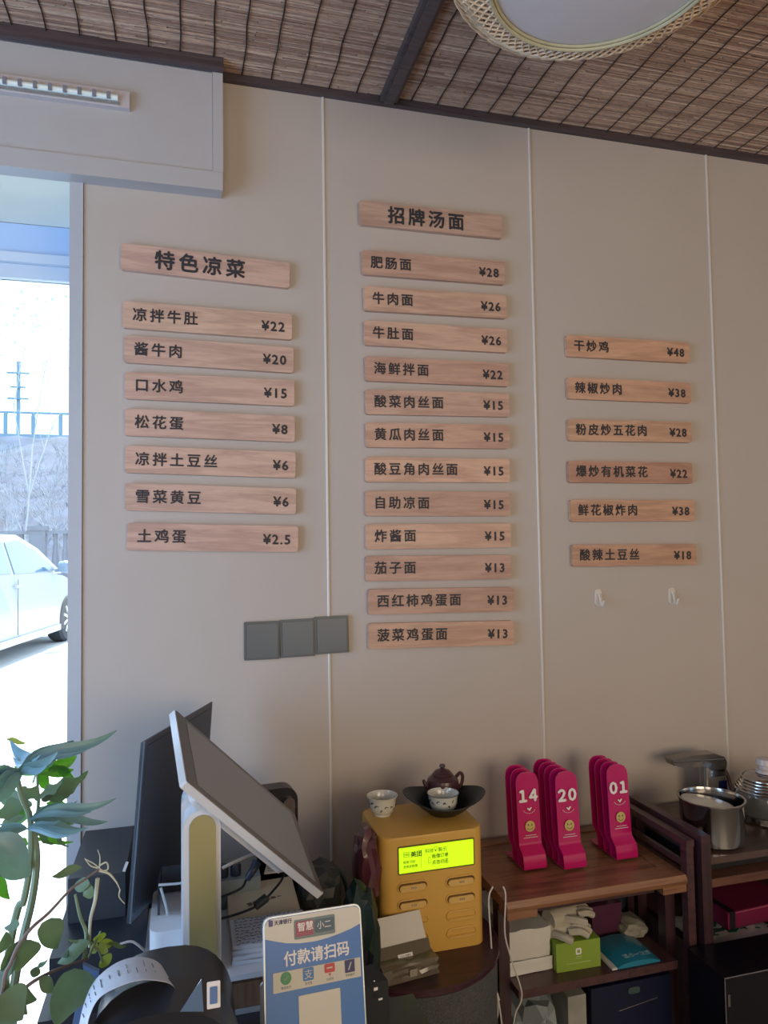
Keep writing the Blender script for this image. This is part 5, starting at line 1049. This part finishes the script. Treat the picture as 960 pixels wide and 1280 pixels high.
data1 = [(m_, b, t, w_*(0.72 if m_ is ML1 and w_ < 30 else 1), Y, Yt, c) for (m_, b, t, w_, Y, Yt, c) in data1]+extra
for k, (m_, b, t, w_, Y, Yt, c) in enumerate(data1):
    L_(p1, m_, b, t, w_, Y, Yt, curl=c, fold=0.35 if m_ is ML1 else 0.2, side=sides[k % 3] if m_ is ML1 else V((0.25, 0.2, 1)), lobes=0 if m_ is not ML3 else 2)
def stem(par, pts, r, r1, m_, nm='stem'): obj(nm, tube(BM(), pts, r, 7, r1), m_, par)
stem(p1, [WY(42, 1036, -.6), WY(46, 1075, -.6), WY(40, 1125, -.6), WY(26, 1185, -.6), WY(10, 1280, -.6), V((-0.305, -0.62, 0.42))], 0.0045, 0.007, M_stem)
stem(p1, [WY(20, 966, -.66), WY(27, 995, -.64), WY(38, 1025, -.61), WY(38, 1075, -.6), WY(30, 1125, -.6), WY(12, 1185, -.6), V((-0.325, -0.62, 0.42))], 0.0035, 0.006, M_stem)
stem(p1, [WY(12, 1048, -.66), WY(22, 1062, -.64), WY(36, 1088, -.6)], 0.003, 0.0045, M_stem); stem(p1, [WY(46, 955, -.42), WY(47, 985, -.45), WY(48, 1003, -.5), WY(42, 1060, -.58)], 0.002, 0.003, M_stem)
obj('pot', lathe(BM(), [(0.0, 0.001), (0.09, 0.001), (0.125, 0.40), (0.135, 0.405), (0.135, 0.43), (0.118, 0.43), (0.11, 0.40), (0.0, 0.40)], 36, c=(-0.315, -0.62, 0)), mat('pot_white', (0.5, 0.5, 0.48), 0.4), p1)
obj('soil', lathe(BM(), [(0.0, 0.401), (0.11, 0.401), (0.105, 0.412), (0.0, 0.415)], 24, c=(-0.315, -0.62, 0)), mat('soil', (0.03, 0.02, 0.015), 0.95, bump=1, bscale=100), p1)

p2 = thing('trailing_plant', 'smaller trailing houseplant with oval leaves and withered stems beside the printer', 'plant', (0, 0, 0))
stem(p2, [WY(124, 1086, -.74), WY(105, 1100, -.75), WY(88, 1112, -.76), WY(62, 1140, -.78), WY(35, 1165, -.8), WY(15, 1200, -.8), WY(0, 1270, -.8), V((-0.24, -0.80, 0.6))], 0.0012, 0.003, M_stem2)
stem(p2, [WY(122, 1098, -.72), WY(119, 1125, -.72), WY(113, 1150, -.72), WY(112, 1184, -.72)], 0.0028, 0.0018, M_dry); stem(p2, [WY(94, 1118, -.72), WY(100, 1145, -.72), WY(108, 1168, -.72), WY(105, 1200, -.74)], 0.0018, 0.003, M_stem)
stem(p2, [WY(110, 1198, -.74), WY(85, 1207, -.76), WY(60, 1217, -.78), WY(35, 1232, -.8), WY(14, 1255, -.8), WY(5, 1300, -.8), V((-0.24, -0.80, 0.6))], 0.0016, 0.003, M_stem2)
stem(p2, [WY(124, 1088, -.74), WY(136, 1092, -.74), WY(145, 1102, -.74), WY(150, 1112, -.74)], 0.002, 0.0006, M_dry); stem(p2, [WY(150, 1112, -.74), WY(149, 1121, -.74), WY(156, 1130, -.74)], 0.001, 0.0005, M_dry)
stem(p2, [WY(124, 1086, -.74), WY(125, 1072, -.74), WY(122, 1062, -.74)], 0.001, 0.0004, M_dry)
stem(p2, [WY(124, 1082, -.74), WY(133, 1078, -.74), WY(135, 1086, -.74), WY(128, 1088, -.74), WY(118, 1080, -.74), WY(107, 1074, -.74)], 0.0012, 0.0006, M_dry); stem(p2, [WY(122, 1085, -.74), WY(113, 1082, -.74), WY(106, 1073, -.74)], 0.001, 0.0006, M_dry)
stem(p2, [WY(126, 1164, -.74), WY(122, 1172, -.74), WY(110, 1198, -.74)], 0.0012, 0.0016, M_stem)
stem(p2, [WY(128, 1203, -.74), WY(124, 1190, -.74), WY(118, 1184, -.74)], 0.0012, 0.0014, M_stem)
data2 = [(ML3, (58, 1150), (71, 1186), 24, -.77, 'heart'), (ML3, (30, 1175), (22, 1215), 30, -.79, 'heart'), (ML3, (102, 1212), (70, 1284), 38, -.80, 'heart'), (ML3, (112, 1177), (72, 1204), 16, -.75, 'lance'), (ML1, (110, 1180), (78, 1196), 12, -.73, 'lance'), (ML3, (102, 1084), (65, 1096), 10, -.75, 'lance'),
         (ML4, (124, 1178), (126, 1167), 12, -.73, 'oval'), (ML4, (124, 1180), (135, 1190), 9, -.73, 'oval'), (ML4, (122, 1180), (112, 1190), 9, -.73, 'oval'), (ML4, (124, 1180), (142, 1178), 8, -.73, 'oval'), (ML4, (128, 1196), (136, 1206), 14, -.72, 'oval'), (ML3, (118, 1180), (82, 1173), 4, -.74, 'lance'), (ML3, (134, 1180), (158, 1183), 5, -.73, 'lance'),
         (ML3, (112, 1104), (92, 1108), 12, -.74, 'oval'), (ML3, (116, 1108), (104, 1120), 14, -.74, 'oval'),
         (ML3, (42, 1222), (46, 1208), 9, -.79, 'oval'), (ML3, (50, 1222), (68, 1240), 14, -.79, 'lance'), (ML3, (46, 1212), (60, 1199), 5, -.79, 'lance'), (ML3, (10, 1238), (46, 1250), 16, -.8, 'lance'), (ML3, (12, 1230), (-14, 1240), 30, -.8, 'heart'), (ML3, (5, 1240), (28, 1275), 30, -.81, 'heart'), (ML3, (22, 1200), (-6, 1222), 18, -.8, 'lance'), (ML3, (20, 1250), (34, 1268), 10, -.81, 'lance'), (ML3, (10, 1262), (-10, 1290), 28, -.81, 'heart'), (ML3, (24, 1155), (5, 1160), 10, -.8, 'lance'), (ML3, (8, 1165), (-5, 1195), 14, -.8, 'lance'), (ML3, (14, 1190), (4, 1215), 14, -.79, 'heart')]
for m_, b, t, w_, Y, sh in data2: L_(p2, m_, b, t, w_, Y, Y+random.uniform(-.02, .02), curl=random.uniform(-.08, .1), fold=0.2, shape=sh, side=V((0.9, 0.25, 0.3)) if abs(t[1]-b[1]) > abs(t[0]-b[0]) else V((0.1, 0.3, 1)))
obj('pot', lathe(BM(), [(0.0, 0.46), (0.05, 0.46), (0.068, 0.56), (0.07, 0.60), (0.06, 0.60), (0.055, 0.58), (0.0, 0.58)], 30, c=(-0.235, -0.80, 0)), mat('pot_terracotta', (0.30, 0.13, 0.08), 0.7), p2)
obj('pot_stand', lathe(BM(), [(0.0, 0.001), (0.07, 0.001), (0.05, 0.02), (0.02, 0.03), (0.02, 0.44), (0.06, 0.45), (0.06, 0.4595), (0.0, 0.4595)], 24, c=(-0.235, -0.80, 0)), M_dark, p2)
